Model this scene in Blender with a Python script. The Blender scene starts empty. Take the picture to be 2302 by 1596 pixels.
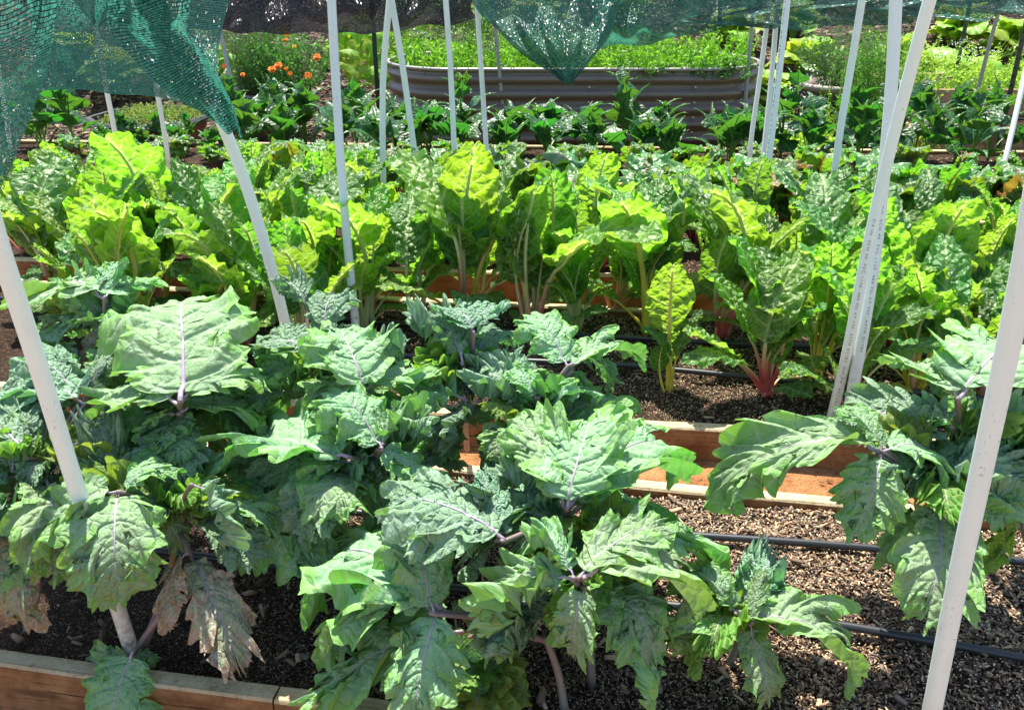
import bpy, math, random
import numpy as np
from mathutils import Vector, Matrix, Quaternion
R = math.radians
random.seed(11)
S = bpy.context.scene
COL = S.collection

# ------------------------------------------------------------------ camera
CAMZ, PITCH, F, CX, CY = 1.35, R(25), 2000.0, 1151.0, 798.0
cd = bpy.data.cameras.new('camera'); cam = bpy.data.objects.new('camera', cd); COL.objects.link(cam)
cam.location = (0, 0, CAMZ); cam.rotation_euler = (R(90) - PITCH, 0, 0)
cd.sensor_width = 36; cd.lens = 36 * F / 2302; cd.clip_end = 500; cd.clip_start = .02
S.camera = cam
# ------------------------------------------------------------------ light
SUN_EL, SUN_AZ = R(69), R(-16)        # sun stands behind the beds, a little to the left
w = bpy.data.worlds.new('World'); S.world = w; w.use_nodes = True
nt = w.node_tree; bg = nt.nodes['Background']; sky = nt.nodes.new('ShaderNodeTexSky')
sky.sky_type = 'NISHITA'; sky.sun_disc = False; sky.sun_elevation = SUN_EL; sky.sun_rotation = SUN_AZ
nt.links.new(sky.outputs[0], bg.inputs[0]); bg.inputs[1].default_value = .125
sd = bpy.data.lights.new('sun', 'SUN'); sd.energy = 5; sd.angle = R(.5); sd.color = (1, .95, .86)
sun = bpy.data.objects.new('sun', sd); COL.objects.link(sun)
sdir = Vector((math.sin(SUN_AZ) * math.cos(SUN_EL), math.cos(SUN_AZ) * math.cos(SUN_EL), math.sin(SUN_EL)))
sun.rotation_euler = sdir.to_track_quat('Z', 'Y').to_euler(); sun.location = (0, 0, 10)
S.view_settings.view_transform = 'Standard'; S.view_settings.look = 'None'; S.view_settings.gamma = 1
S.view_settings.exposure = 1.33
S.cycles.max_bounces = 8; S.cycles.transparent_max_bounces = 24; S.cycles.diffuse_bounces = 3; S.cycles.glossy_bounces = 2

# ------------------------------------------------------------------ pixels <-> places
FW = Vector((0, math.cos(PITCH), -math.sin(PITCH))); UPV = Vector((0, math.sin(PITCH), math.cos(PITCH)))
def ray(px, py): return FW * F + Vector((px - CX, 0, 0)) - UPV * (py - CY)
def G(px, py, z=0.0):
    r = ray(px, py); t = (z - CAMZ) / r.z; return Vector((r.x * t, r.y * t, z))
def V(px, py, y):
    r = ray(px, py); t = y / r.y; return Vector((r.x * t, y, CAMZ + r.z * t))
def ground_z(y): return 0 if y < 7.3 else .42 * (y - 7.3) ** 1.1

# ------------------------------------------------------------------ noise
def vnoise(x, y, seed=0):
    rs = np.random.RandomState(seed); T = rs.rand(64, 64)
    xi = np.floor(x).astype(int); yi = np.floor(y).astype(int); fx = x - xi; fy = y - yi
    fx = fx * fx * (3 - 2 * fx); fy = fy * fy * (3 - 2 * fy)
    a = T[xi % 64, yi % 64]; b = T[(xi + 1) % 64, yi % 64]; c = T[xi % 64, (yi + 1) % 64]; d = T[(xi + 1) % 64, (yi + 1) % 64]
    return ((a * (1 - fx) + b * fx) * (1 - fy) + (c * (1 - fx) + d * fx) * fy) * 2 - 1

# ------------------------------------------------------------------ meshes
def mk_mesh(name, verts, faces, mats, smooth=True, uv=None, col=None, midx=None):
    me = bpy.data.meshes.new(name)
    verts = np.asarray(verts, dtype=np.float32).reshape(-1, 3)
    if isinstance(faces, np.ndarray):
        k = faces.shape[1]; n = len(faces)
        me.vertices.add(len(verts)); me.vertices.foreach_set('co', verts.ravel())
        me.loops.add(n * k); me.loops.foreach_set('vertex_index', faces.astype(np.int32).ravel())
        me.polygons.add(n); me.polygons.foreach_set('loop_start', np.arange(0, n * k, k, dtype=np.int32))
        me.polygons.foreach_set('loop_total', np.full(n, k, dtype=np.int32))
        me.update(calc_edges=True)
    else:
        me.from_pydata(verts.tolist(), [], [list(f) for f in faces])
    if smooth: me.polygons.foreach_set('use_smooth', np.ones(len(me.polygons), dtype=bool))
    if uv is not None:
        li = np.empty(len(me.loops), dtype=np.int32); me.loops.foreach_get('vertex_index', li)
        l = me.uv_layers.new(name='UVMap'); l.data.foreach_set('uv', np.asarray(uv, dtype=np.float32)[li].ravel())
    if col is not None:
        a = me.color_attributes.new('tone', 'FLOAT_COLOR', 'POINT')
        c = np.ones((len(verts), 4), dtype=np.float32); c[:, :3] = col; a.data.foreach_set('color', c.ravel())
    for m in (mats if isinstance(mats, (list, tuple)) else [mats]): me.materials.append(m)
    if midx is not None: me.polygons.foreach_set('material_index', np.asarray(midx, dtype=np.int32))
    me.update(); return me
def link(name, me, parent=None, loc=None):
    o = bpy.data.objects.new(name, me); COL.objects.link(o)
    if parent is not None: o.parent = parent
    if loc is not None: o.location = loc
    return o
def tag(o, label, cat, group=None, kind=None):
    if label: o['label'] = label
    if cat: o['category'] = cat
    if group: o['group'] = group
    if kind: o['kind'] = kind
    return o
def empty(name, loc, label, cat, group=None):
    o = bpy.data.objects.new(name, None); COL.objects.link(o); o.location = loc; o.empty_display_size = .05
    return tag(o, label, cat, group)
def gridf(nu, nv, off=0):
    i = np.arange(nu - 1)[:, None]; j = np.arange(nv - 1)[None, :]
    a = i * nv + j; return np.stack([a, a + nv, a + nv + 1, a + 1], -1).reshape(-1, 4) + off
def spline(pts, n):
    pts = [Vector(p) for p in pts]
    if len(pts) == 2: return [pts[0].lerp(pts[1], i / (n - 1)) for i in range(n)]
    P = [pts[0] * 2 - pts[1]] + pts + [pts[-1] * 2 - pts[-2]]; out = []; m = len(pts) - 1
    for i in range(n):
        t = i / (n - 1) * m; k = min(int(t), m - 1); t -= k; a, b, c, d = P[k:k + 4]
        out.append(.5 * ((2 * b) + (c - a) * t + (2 * a - 5 * b + 4 * c - d) * t * t + (3 * b - a - 3 * c + d) * t ** 3))
    return out
def tube_va(path, rad, k=8, flat=1.0):
    """rings along a path; rad: number or list"""
    n = len(path); vs = []; N = None
    for i, p in enumerate(path):
        t = (path[min(i + 1, n - 1)] - path[max(i - 1, 0)])
        t = t.normalized() if t.length > 1e-9 else Vector((0, 0, 1))
        if N is None:
            N = t.orthogonal().normalized() if abs(t.z) > .9 else (Vector((0, 0, 1)) - t * t.z).normalized()
        N = (N - t * N.dot(t)).normalized(); B = t.cross(N)
        r = rad[i] if hasattr(rad, '__len__') else rad
        for j in range(k):
            a = 2 * math.pi * j / k; vs.append(p + N * (math.cos(a) * r * flat) + B * (math.sin(a) * r))
    fs = [(i * k + j, i * k + (j + 1) % k, (i + 1) * k + (j + 1) % k, (i + 1) * k + j) for i in range(n - 1) for j in range(k)]
    fs.append(tuple(range(k))[::-1]); fs.append(tuple((n - 1) * k + j for j in range(k)))
    return [tuple(v) for v in vs], fs
class MB:
    def __init__(s): s.v = []; s.f = []; s.m = []
    def add(s, v, f, mi=0):
        o = len(s.v); s.v += [tuple(x) for x in v]; s.f += [tuple(i + o for i in q) for q in f]; s.m += [mi] * len(f)
    def tube(s, path, rad, k=8, flat=1.0, mi=0): s.add(*tube_va([Vector(p) for p in path], rad, k, flat), mi)
    def box(s, c, d, rz=0, mi=0, mtop=None, bev=.0):
        hx, hy, hz = d[0] / 2, d[1] / 2, d[2] / 2; c = Vector(c); ca, sa = math.cos(rz), math.sin(rz)
        b = bev; vs = []
        for z, e in ((-hz, b), (-hz + b, 0), (hz - b, 0), (hz, b)):
            for x, y in ((-1, -1), (1, -1), (1, 1), (-1, 1)):
                X, Y = x * (hx - e), y * (hy - e); vs.append(c + Vector((X * ca - Y * sa, X * sa + Y * ca, z)))
        o = len(s.v); s.v += [tuple(v) for v in vs]
        for i in range(3):
            for j in range(4):
                s.f.append(tuple(o + q for q in (i * 4 + j, i * 4 + (j + 1) % 4, i * 4 + 4 + (j + 1) % 4, i * 4 + 4 + j)))
                s.m.append(mtop if (i == 2 and mtop is not None) else mi)
        s.f.append((o + 3, o + 2, o + 1, o)); s.m.append(mi)
        s.f.append((o + 12, o + 13, o + 14, o + 15)); s.m.append(mi if mtop is None else mtop)
    def lathe(s, prof, c=(0, 0, 0), k=28, mi=0):
        o = len(s.v)
        for r, z in prof:
            for j in range(k):
                a = 2 * math.pi * j / k; s.v.append((c[0] + r * math.cos(a), c[1] + r * math.sin(a), c[2] + z))
        for i in range(len(prof) - 1):
            for j in range(k):
                s.f.append((o + i * k + j, o + i * k + (j + 1) % k, o + (i + 1) * k + (j + 1) % k, o + (i + 1) * k + j)); s.m.append(mi)
    def build(s, name, mats, parent=None, smooth=True, loc=None):
        return link(name, mk_mesh(name, s.v, s.f, mats, smooth, midx=s.m), parent, loc)

# ------------------------------------------------------------------ materials
class M:
    def __init__(s, name):
        s.m = bpy.data.materials.new(name); s.m.use_nodes = True; s.t = s.m.node_tree; s.t.nodes.clear()
        s.out = s.n('OutputMaterial')
    def n(s, k, **kw):
        d = s.t.nodes.new('ShaderNode' + k)
        for a, b in kw.items():
            if hasattr(d, a) and not a.startswith('_'): setattr(d, a, b)
        return d
    def l(s, a, b): s.t.links.new(a, b)
    def set(s, sock, v):
        if isinstance(v, bpy.types.NodeSocket): s.l(v, sock)
        elif isinstance(v, (tuple, list)) and len(v) == 3 and sock.type == 'RGBA': sock.default_value = (*v, 1)
        else: sock.default_value = v
    def coord(s, w='Object'): return s.n('TexCoord').outputs[w]
    def mapping(s, vec, scale=(1, 1, 1), loc=(0, 0, 0), rot=(0, 0, 0)):
        d = s.n('Mapping'); s.l(vec, d.inputs[0]); d.inputs['Scale'].default_value = scale; d.inputs['Location'].default_value = loc; d.inputs['Rotation'].default_value = rot
        return d.outputs[0]
    def noise(s, vec, scale, detail=3, rough=.6, out=0):
        d = s.n('TexNoise'); s.l(vec, d.inputs['Vector']); d.inputs['Scale'].default_value = scale; d.inputs['Detail'].default_value = detail; d.inputs['Roughness'].default_value = rough
        return d.outputs[out]
    def voro(s, vec, scale, feature='F1', out='Distance'):
        d = s.n('TexVoronoi'); d.feature = feature; s.l(vec, d.inputs['Vector']); d.inputs['Scale'].default_value = scale; return d.outputs[out]
    def ramp(s, fac, stops, interp='LINEAR'):
        d = s.n('ValToRGB'); s.l(fac, d.inputs[0]); e = d.color_ramp.elements; d.color_ramp.interpolation = interp
        while len(e) < len(stops): e.new(.5)
        for q, (p, c) in zip(e, stops): q.position = p; q.color = (*c, 1) if hasattr(c, '__len__') else (c, c, c, 1)
        return d.outputs[0]
    def mix(s, fac, a, b, blend='MIX'):
        d = s.n('Mix'); d.data_type = 'RGBA'; d.blend_type = blend; s.set(d.inputs[0], fac); s.set(d.inputs[6], a); s.set(d.inputs[7], b); return d.outputs[2]
    def math(s, op, a, b=0.0, c=None):
        d = s.n('Math'); d.operation = op; s.set(d.inputs[0], a); s.set(d.inputs[1], b)
        if c is not None: s.set(d.inputs[2], c)
        return d.outputs[0]
    def hsv(s, col, h=.5, sa=1, v=1):
        d = s.n('HueSaturation'); s.set(d.inputs['Color'], col); s.set(d.inputs['Hue'], h); s.set(d.inputs['Saturation'], sa); s.set(d.inputs['Value'], v); return d.outputs[0]
    def bump(s, h, strength=.5, dist=.01):
        d = s.n('Bump'); s.l(h, d.inputs['Height']); d.inputs['Strength'].default_value = strength; d.inputs['Distance'].default_value = dist; return d.outputs[0]
    def bsdf(s, col, rough=.5, spec=.5, metal=0, normal=None):
        d = s.n('BsdfPrincipled'); s.set(d.inputs['Base Color'], col); s.set(d.inputs['Roughness'], rough); s.set(d.inputs['Specular IOR Level'], spec); s.set(d.inputs['Metallic'], metal)
        if normal is not None: s.l(normal, d.inputs['Normal'])
        return d.outputs[0]
    def transl(s, col, normal=None):
        d = s.n('BsdfTranslucent'); s.set(d.inputs[0], col)
        if normal is not None: s.l(normal, d.inputs['Normal'])
        return d.outputs[0]
    def mixs(s, fac, a, b):
        d = s.n('MixShader'); s.set(d.inputs[0], fac); s.l(a, d.inputs[1]); s.l(b, d.inputs[2]); return d.outputs[0]
    def done(s, sh): s.l(sh, s.out.inputs[0]); return s.m
    def rand(s): return s.n('ObjectInfo').outputs['Random']
    def tone(s):
        d = s.n('Attribute'); d.attribute_name = 'tone'; q = s.n('SeparateColor'); s.l(d.outputs['Color'], q.inputs[0]); return q.outputs, d.outputs['Color']

def leaf_mat(name, top, trans, vein, vein_t, tf=.4, rough=.4, spec=.5, cell=16, cell_amt=.5, fine=60, bstr=.5, edge=None, blotch=None, hvar=.03, holes=0):
    m = M(name); (tv, _c) = m.tone(); uv = m.coord('UV'); rnd = m.rand()
    n1 = m.noise(uv, 5, 3); nf = m.noise(uv, fine, 4, .65)
    uvw = m.mix(.06, uv, m.noise(uv, 9, 2, out=1))
    ce = m.voro(uvw, cell, 'DISTANCE_TO_EDGE'); cl = m.ramp(ce, [(0, 1.0), (.035, .75), (.1, 0.0)])
    veinf = m.math('MAXIMUM', tv[0], m.math('MULTIPLY', cl, cell_amt))
    v = m.math('ADD', m.math('MULTIPLY', n1, .6), .72)
    v = m.math('MULTIPLY', v, m.math('ADD', m.math('MULTIPLY', rnd, .35), .82))
    h = m.math('ADD', m.math('MULTIPLY', rnd, hvar * 2), .5 - hvar)
    base = m.hsv(top, h, 1, v); tcol = m.hsv(trans, h, 1, v)
    if blotch: 
        bf = m.ramp(m.noise(uv, 4, 4, .7), [(.42, 0.0), (.62, 1.0)]); base = m.mix(m.math('MULTIPLY', bf, .85), base, blotch); tcol = m.mix(m.math('MULTIPLY', bf, .6), tcol, blotch)
    if edge:
        ef = m.ramp(m.math('ADD', tv[1], m.math('MULTIPLY', n1, .25)), [(.9, 0.0), (1.08, 1.0)]); base = m.mix(ef, base, edge)
    base = m.mix(veinf, base, vein); tcol = m.mix(veinf, tcol, vein_t)
    hgt = m.math('ADD', m.math('MULTIPLY', m.ramp(ce, [(0, 0.0), (.25, 1.0)]), .6), m.math('MULTIPLY', nf, .5))
    nb = m.bump(hgt, bstr, .012)
    p = m.bsdf(base, m.math('ADD', rough, m.math('MULTIPLY', nf, .15)), spec, 0, nb)
    sh = m.mixs(tf, p, m.transl(tcol, nb))
    if holes:
        vn = m.n('TexVoronoi'); m.l(m.mix(.08, uv, m.noise(uv, 14, 2, out=1)), vn.inputs['Vector']); vn.inputs['Scale'].default_value = 6; q = m.n('SeparateColor'); m.l(vn.outputs['Color'], q.inputs[0])
        hf = m.math('MULTIPLY', m.math('LESS_THAN', vn.outputs['Distance'], m.math('MULTIPLY', q.outputs[1], .16)), m.math('GREATER_THAN', q.outputs[0], .82))
        hf = m.math('MULTIPLY', hf, m.math('GREATER_THAN', rnd, .35)); sh = m.mixs(hf, sh, m.n('BsdfTransparent').outputs[0])
    return m.done(sh)

K_TOP = leaf_mat('kale_leaf_surface', (.25, .425, .20), (.2, .50, .05), (.42, .54, .38), (.25, .48, .10), tf=.28, rough=.55, spec=.35, cell=11, cell_amt=.42, bstr=.6, edge=(.2, .42, .1), holes=1)
K_BLUE = leaf_mat('kale_leaf_bluish', (.22, .39, .215), (.16, .46, .06), (.46, .6, .5), (.2, .42, .18), tf=.28, rough=.48, spec=.4, cell=13, cell_amt=.5, bstr=.8, holes=1)
K_PURP = leaf_mat('kale_leaf_purple_tinged', (.27, .32, .17), (.25, .36, .06), (.56, .54, .42), (.3, .34, .15), tf=.25, rough=.42, spec=.5, cell=11, cell_amt=.6, bstr=.6, edge=(.36, .24, .16), blotch=(.34, .27, .22))
K_YEL = leaf_mat('kale_leaf_yellow_green', (.17, .32, .06), (.3, .5, .03), (.45, .5, .2), (.35, .5, .1), tf=.45, rough=.45, spec=.35, cell=11, cell_amt=.5)
C_TOP = leaf_mat('chard_leaf_surface', (.085, .25, .022), (.30, .64, .02), (.60, .70, .30), (.66, .78, .22), tf=.48, rough=.27, spec=.7, cell=18, cell_amt=.26, fine=45, bstr=.9, hvar=.02)
C_DARK = leaf_mat('chard_leaf_deep_green', (.05, .17, .022), (.2, .46, .015), (.5, .65, .3), (.5, .68, .2), tf=.42, rough=.27, spec=.7, cell=18, cell_amt=.22, fine=45, bstr=.9, hvar=.02)
C_YEL = leaf_mat('chard_leaf_yellowing', (.3, .33, .03), (.62, .6, .02), (.6, .55, .2), (.7, .6, .1), tf=.5, rough=.35, spec=.5, cell=18, cell_amt=.2, blotch=(.32, .4, .03))
B_TOP = leaf_mat('beet_leaf_surface', (.12, .25, .075), (.24, .52, .02), (.15, .05, .045), (.2, .08, .02), tf=.38, rough=.24, spec=.8, cell=14, cell_amt=.06, fine=30, bstr=.7)
B_OLD = leaf_mat('beet_leaf_aged', (.25, .24, .10), (.5, .4, .03), (.25, .04, .05), (.3, .05, .02), tf=.3, rough=.4, spec=.5, cell=14, cell_amt=.2, blotch=(.22, .08, .06))
P_TOP = leaf_mat('spinach_leaf_surface', (.022, .085, .024), (.10, .34, .02), (.07, .2, .05), (.12, .4, .05), tf=.3, rough=.32, spec=.55, cell=10, cell_amt=.1, fine=20, bstr=.5)
H_TOP = leaf_mat('hosta_leaf_surface', (.26, .42, .05), (.5, .65, .04), (.10, .25, .03), (.3, .5, .03), tf=.4, rough=.38, spec=.5, cell=8, cell_amt=0, fine=20, bstr=.2)
V_TOP = leaf_mat('vine_leaf_surface', (.24, .42, .035), (.5, .72, .03), (.12, .3, .02), (.3, .5, .03), tf=.45, rough=.4, spec=.4, cell=8, cell_amt=0.05, fine=20, bstr=.2)
def foliage_mat(name, a, b, tr, tf=.35, rough=.45):
    m = M(name); _, c = m.tone(); base = m.mix(c, a, b); return m.done(m.mixs(tf, m.bsdf(base, rough, .4), m.transl(m.mix(c, tr, tuple(min(1, x * 1.6) for x in tr)))))
F_CARROT = foliage_mat('carrot_foliage', (.06, .2, .015), (.2, .46, .03), (.2, .45, .02), .45)
F_ROSE = foliage_mat('rosemary_foliage', (.045, .12, .03), (.16, .28, .09), (.1, .22, .03), .25)
F_THYME = foliage_mat('thyme_foliage', (.12, .2, .03), (.36, .48, .1), (.3, .4, .05), .3)
F_DILL = foliage_mat('dill_foliage', (.03, .12, .015), (.12, .32, .03), (.14, .35, .02), .4)
F_MARI = foliage_mat('marigold_foliage', (.03, .12, .02), (.12, .28, .06), (.1, .3, .03), .35)
F_CIL = foliage_mat('cilantro_foliage', (.12, .3, .02), (.38, .6, .08), (.4, .6, .05), .45)
def stem_mat(name, a, b, rough=.35, tf=.2, sc=6, pale=None):
    m = M(name); o = m.coord('Object'); n = m.noise(m.mapping(o, (sc * .4, sc * 4, sc * 4)), 2, 3)
    rn = m.rand(); c = m.mix(m.math('ADD', m.math('MULTIPLY', n, .7), m.math('SUBTRACT', m.math('MULTIPLY', rn, .6), .15)), a, b)
    if pale: c = m.mix(m.ramp(m.tone()[0][0], [(.18, 0.0), (.5, 1.0)]), c, pale)
    return m.done(m.mixs(tf, m.bsdf(c, rough, .5), m.transl(c)))
ST_KALE = stem_mat('kale_midrib', (.36, .26, .38), (.46, .40, .44)); ST_KSTEM = stem_mat('kale_stem', (.16, .14, .10), (.26, .18, .2), .5, .05)
PALE = (.66, .76, .34)
ST_WHITE = stem_mat('pale_chard_stalk', (.55, .62, .25), (.66, .66, .42), tf=.4, pale=PALE); ST_RED = stem_mat('red_chard_stalk', (.62, .05, .09), (.72, .28, .2), tf=.3, pale=PALE)
ST_YEL = stem_mat('yellow_chard_stalk', (.78, .58, .04), (.66, .64, .12), tf=.4, pale=(.74, .72, .2)); ST_PINK = stem_mat('pink_chard_stalk', (.72, .26, .2), (.68, .5, .28), tf=.4, pale=PALE)
ST_BEET = stem_mat('beet_stalk', (.14, .012, .02), (.22, .03, .04)); ST_GREEN = stem_mat('green_stalk', (.10, .26, .03), (.2, .4, .06))

def plain(name, col, rough=.5, spec=.5, metal=0, var=.25, sc=8, bmp=0, stretch=(1, 1, 1)):
    m = M(name); o = m.coord('Object'); n = m.noise(m.mapping(o, stretch), sc, 5, .65)
    c = m.hsv(col, .5, 1, m.math('ADD', m.math('MULTIPLY', n, 2 * var), 1 - var))
    return m.done(m.bsdf(c, rough, spec, metal, m.bump(n, bmp, .01) if bmp else None))
def wood_mat(name, a, b, stain=None, st_amt=.5):
    m = M(name); o = m.coord('Object'); g = m.noise(m.mapping(o, (1.2, 40, 40)), 1.5, 5, .6); g2 = m.noise(m.mapping(o, (6, 6, 6)), 1.2, 4, .7)
    c = m.mix(g, a, b); c = m.mix(m.ramp(m.noise(m.mapping(o, (.8, 70, 70)), 2, 2), [(.55, 0.0), (.72, .6)]), c, tuple(x * .45 for x in a))
    if stain: c = m.mix(m.ramp(g2, [(.35, 0.0), (.35 + .3, st_amt)]), c, stain)
    sp = m.ramp(m.noise(o, 160, 2), [(.6, 0.0), (.72, .8)]); c = m.mix(m.math('MULTIPLY', sp, .5), c, (.03, .02, .015))
    kn = m.voro(m.mapping(o, (2.2, 14, 14)), 1.0, 'F1'); c = m.mix(m.ramp(kn, [(.0, .85), (.10, .7), (.16, 0.0)]), c, tuple(x * .3 for x in a))
    cr = m.noise(m.mapping(o, (3, 160, 160)), 1.0, 2, .5); crf = m.ramp(cr, [(.66, 0.0), (.70, .9)]); c = m.mix(crf, c, (.02, .012, .008))
    di = m.ramp(m.noise(o, 55, 5, .75), [(.52, 0.0), (.66, .75)]); c = m.mix(m.math('MULTIPLY', di, .6), c, (.07, .035, .02))
    return m.done(m.bsdf(c, .85, .2, 0, m.bump(m.math('SUBTRACT', m.math('ADD', g, g2), crf), .9, .006)))
W_TOP = wood_mat('weathered_board_top', (.42, .32, .17), (.62, .52, .34), (.22, .13, .06), .45)
W_SIDE = wood_mat('clay_stained_board_side', (.26, .14, .06), (.40, .23, .10), (.13, .05, .02), .85)
W_END = wood_mat('plain_timber', (.34, .22, .12), (.48, .34, .2), (.16, .1, .06), .5)
def soil_mat():
    m = M('potting_soil'); o = m.coord('Object'); n = m.noise(o, 90, 6, .75); n2 = m.noise(o, 6, 3)
    c = m.ramp(n, [(.3, (.008, .005, .004)), (.52, (.035, .02, .012)), (.62, (.10, .06, .035)), (.75, (.2, .13, .08))])
    c = m.hsv(c, .5, 1, m.math('ADD', n2, .5)); return m.done(m.bsdf(c, .95, .15, 0, m.bump(n, 1, .01)))
SOIL = soil_mat()
def ground_mat():
    m = M('clay_and_bark_ground'); o = m.coord('Object'); sep = m.n('SeparateXYZ'); m.l(o, sep.inputs[0])
    n = m.noise(o, 14, 6, .7); nf = m.noise(o, 110, 5, .7)
    clay = m.ramp(n, [(.3, (.26, .10, .04)), (.5, (.50, .23, .09)), (.7, (.60, .31, .13))])
    clay = m.mix(m.ramp(nf, [(.57, 0.0), (.68, .8)]), clay, (.07, .035, .02))
    v = m.voro(m.mapping(o, (18, 45, 30), rot=(0, 0, .4)), 1.0, 'F1', 'Color'); s2 = m.n('SeparateColor'); m.l(v, s2.inputs[0])
    bark = m.ramp(s2.outputs[0], [(0, (.02, .014, .01)), (.6, (.07, .05, .04)), (.9, (.2, .15, .11)), (1, (.3, .24, .18))])
    far = m.ramp(m.math('ADD', m.math('MULTIPLY', sep.outputs[1], .1), m.math('MULTIPLY', n, .05)), [(.58, 0.0), (.6, 1.0)])
    return m.done(m.bsdf(m.mix(far, clay, bark), .95, .15, 0, m.bump(m.math('ADD', n, nf), 1, .02)))
GROUND = ground_mat()
def chip_mat():
    m = M('chip_tones'); _, c = m.tone(); o = m.coord('Object'); n = m.noise(m.mapping(o, (60, 200, 100)), 2, 3)
    return m.done(m.bsdf(m.hsv(c, .5, 1, m.math('ADD', n, .5)), .8, .25))
CHIP = chip_mat()
def pvc_mat():
    m = M('dusty_white_pvc'); o = m.coord('Object'); n = m.noise(o, 7, 3)
    c = m.mix(n, (.72, .77, .74), (.82, .86, .83)); sp = m.math('MULTIPLY', m.ramp(m.noise(o, 170, 3, .7), [(.62, 0.0), (.69, 1.0)]), m.ramp(m.noise(m.mapping(o, loc=(3, 1, 2)), 5, 3), [(.44, 0.0), (.58, 1.0)]))
    c = m.mix(sp, c, (.16, .09, .06)); c = m.mix(m.ramp(m.noise(m.mapping(o, (6, 6, 1)), 6, 4), [(.58, 0.0), (.85, .5)]), c, (.5, .42, .36))
    zz = m.n('SeparateXYZ'); m.l(o, zz.inputs[0]); mud = m.math('MULTIPLY', m.ramp(zz.outputs[2], [(.04, 1.0), (.22, 0.0)]), m.ramp(m.noise(o, 45, 5, .75), [(.42, 0.0), (.6, 1.0)])); c = m.mix(mud, c, (.3, .19, .11))
    return m.done(m.mixs(.3, m.bsdf(c, .35, .4), m.transl(m.mix(mud, (.78, .88, .84), (.2, .1, .06)))))
PVC = pvc_mat()
PVC_GREY = plain('grey_pvc', (.34, .36, .32), .5, .4, var=.3, sc=12)
PVC_GREEN = None
HOSE = plain('black_drip_hose_plastic', (.022, .024, .028), .38, .5, var=.3, sc=20)
TPOST = plain('dark_green_post_paint', (.012, .03, .024), .4, .5)
INK = plain('grey_print_ink', (.12, .12, .13), .6, .3, var=.1)
STEEL = plain('screw_steel', (.5, .5, .48), .35, .5, 1)
def metal_bed_mat():
    m = M('bronze_corrugated_steel'); o = m.coord('Object'); n = m.noise(m.mapping(o, (2, 2, 8)), 3, 4)
    c = m.mix(n, (.15, .112, .082), (.23, .175, .135)); d = m.ramp(m.noise(o, 40, 4), [(.55, 0.0), (.75, .5)]); c = m.mix(d, c, (.25, .17, .1))
    return m.done(m.bsdf(c, .38, .6, .35))
STEELBED = metal_bed_mat()
def net_mat(name, tape, thread, cover=.75, lines=.0075):
    m = M(name); uv = m.coord('UV'); sp = m.n('SeparateXYZ'); m.l(uv, sp.inputs[0]); (tv, _c) = m.tone()
    wob = m.math('MULTIPLY', m.noise(uv, 12, 2), .012)
    fr = m.math('FRACT', m.math('DIVIDE', m.math('ADD', sp.outputs[1], wob), lines))
    line = m.math('LESS_THAN', fr, .24)
    tape_n = m.noise(m.mapping(uv, (330, 130, 1)), 1.0, 2, .6)
    hole = m.math('GREATER_THAN', tape_n, m.math('ADD', m.math('MULTIPLY', tv[0], .22), cover - .22))
    alpha = m.math('MAXIMUM', line, m.math('SUBTRACT', 1, hole))
    g = m.noise(m.mapping(uv, (300, 120, 1)), 1.0, 3, .7)
    geo = m.n('NewGeometry'); sub = m.n('VectorMath', operation='SUBTRACT'); m.l(m.voro(m.mapping(uv, (230, 120, 1)), 1.0, 'F1', 'Color'), sub.inputs[0]); sub.inputs[1].default_value = (.5, .5, .5)
    scl = m.n('VectorMath', operation='SCALE'); m.l(sub.outputs[0], scl.inputs[0]); scl.inputs['Scale'].default_value = 1.6
    ad = m.n('VectorMath', operation='ADD'); m.l(geo.outputs['Normal'], ad.inputs[0]); m.l(scl.outputs[0], ad.inputs[1]); nm_ = m.n('VectorMath', operation='NORMALIZE'); m.l(ad.outputs[0], nm_.inputs[0]); nb = nm_.outputs[0]
    c = m.mix(line, m.mix(m.noise(uv, 300, 2), tape, tuple(x * 1.8 for x in tape)), thread)
    p = m.bsdf(c, m.math('ADD', .33, m.math('MULTIPLY', line, .4)), .8, 0, nb); s = m.mixs(.4, p, m.transl(m.hsv(c, .5, .9, 2.0), nb))
    tr = m.n('BsdfTransparent').outputs[0]
    return m.done(m.mixs(alpha, tr, s))
NET_G = net_mat('green_shade_cloth_weave', (.012, .12, .085), (.003, .009, .009), .60)
NET_K = net_mat('black_shade_cloth_weave', (.012, .012, .016), (.003, .003, .004), .62, .006)
def drop_mat():
    m = M('water'); d = m.n('BsdfGlass'); d.inputs['IOR'].default_value = 1.33; d.inputs['Roughness'].default_value = 0.0
    return m.done(m.mixs(.45, d.outputs[0], m.n('BsdfTransparent').outputs[0]))
WATER = drop_mat()

# ------------------------------------------------------------------ the setting: ground, paths, soil
xs = np.linspace(-14, 14, 90); ys = np.concatenate([np.linspace(-4, 8, 70), np.linspace(8.2, 40, 30)])
Xg, Yg = np.meshgrid(xs, ys, indexing='ij')
Zg = np.where(Yg < 7.3, 0, .42 * np.maximum(Yg - 7.3, 0) ** 1.1); Zg = np.minimum(Zg, 4.5) + .012 * vnoise(Xg * 3, Yg * 3, 5) - .012
tag(link('ground', mk_mesh('ground', np.stack([Xg, Yg, Zg], -1).reshape(-1, 3), gridf(len(xs), len(ys)), GROUND)), None, None, None, 'structure')

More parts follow.
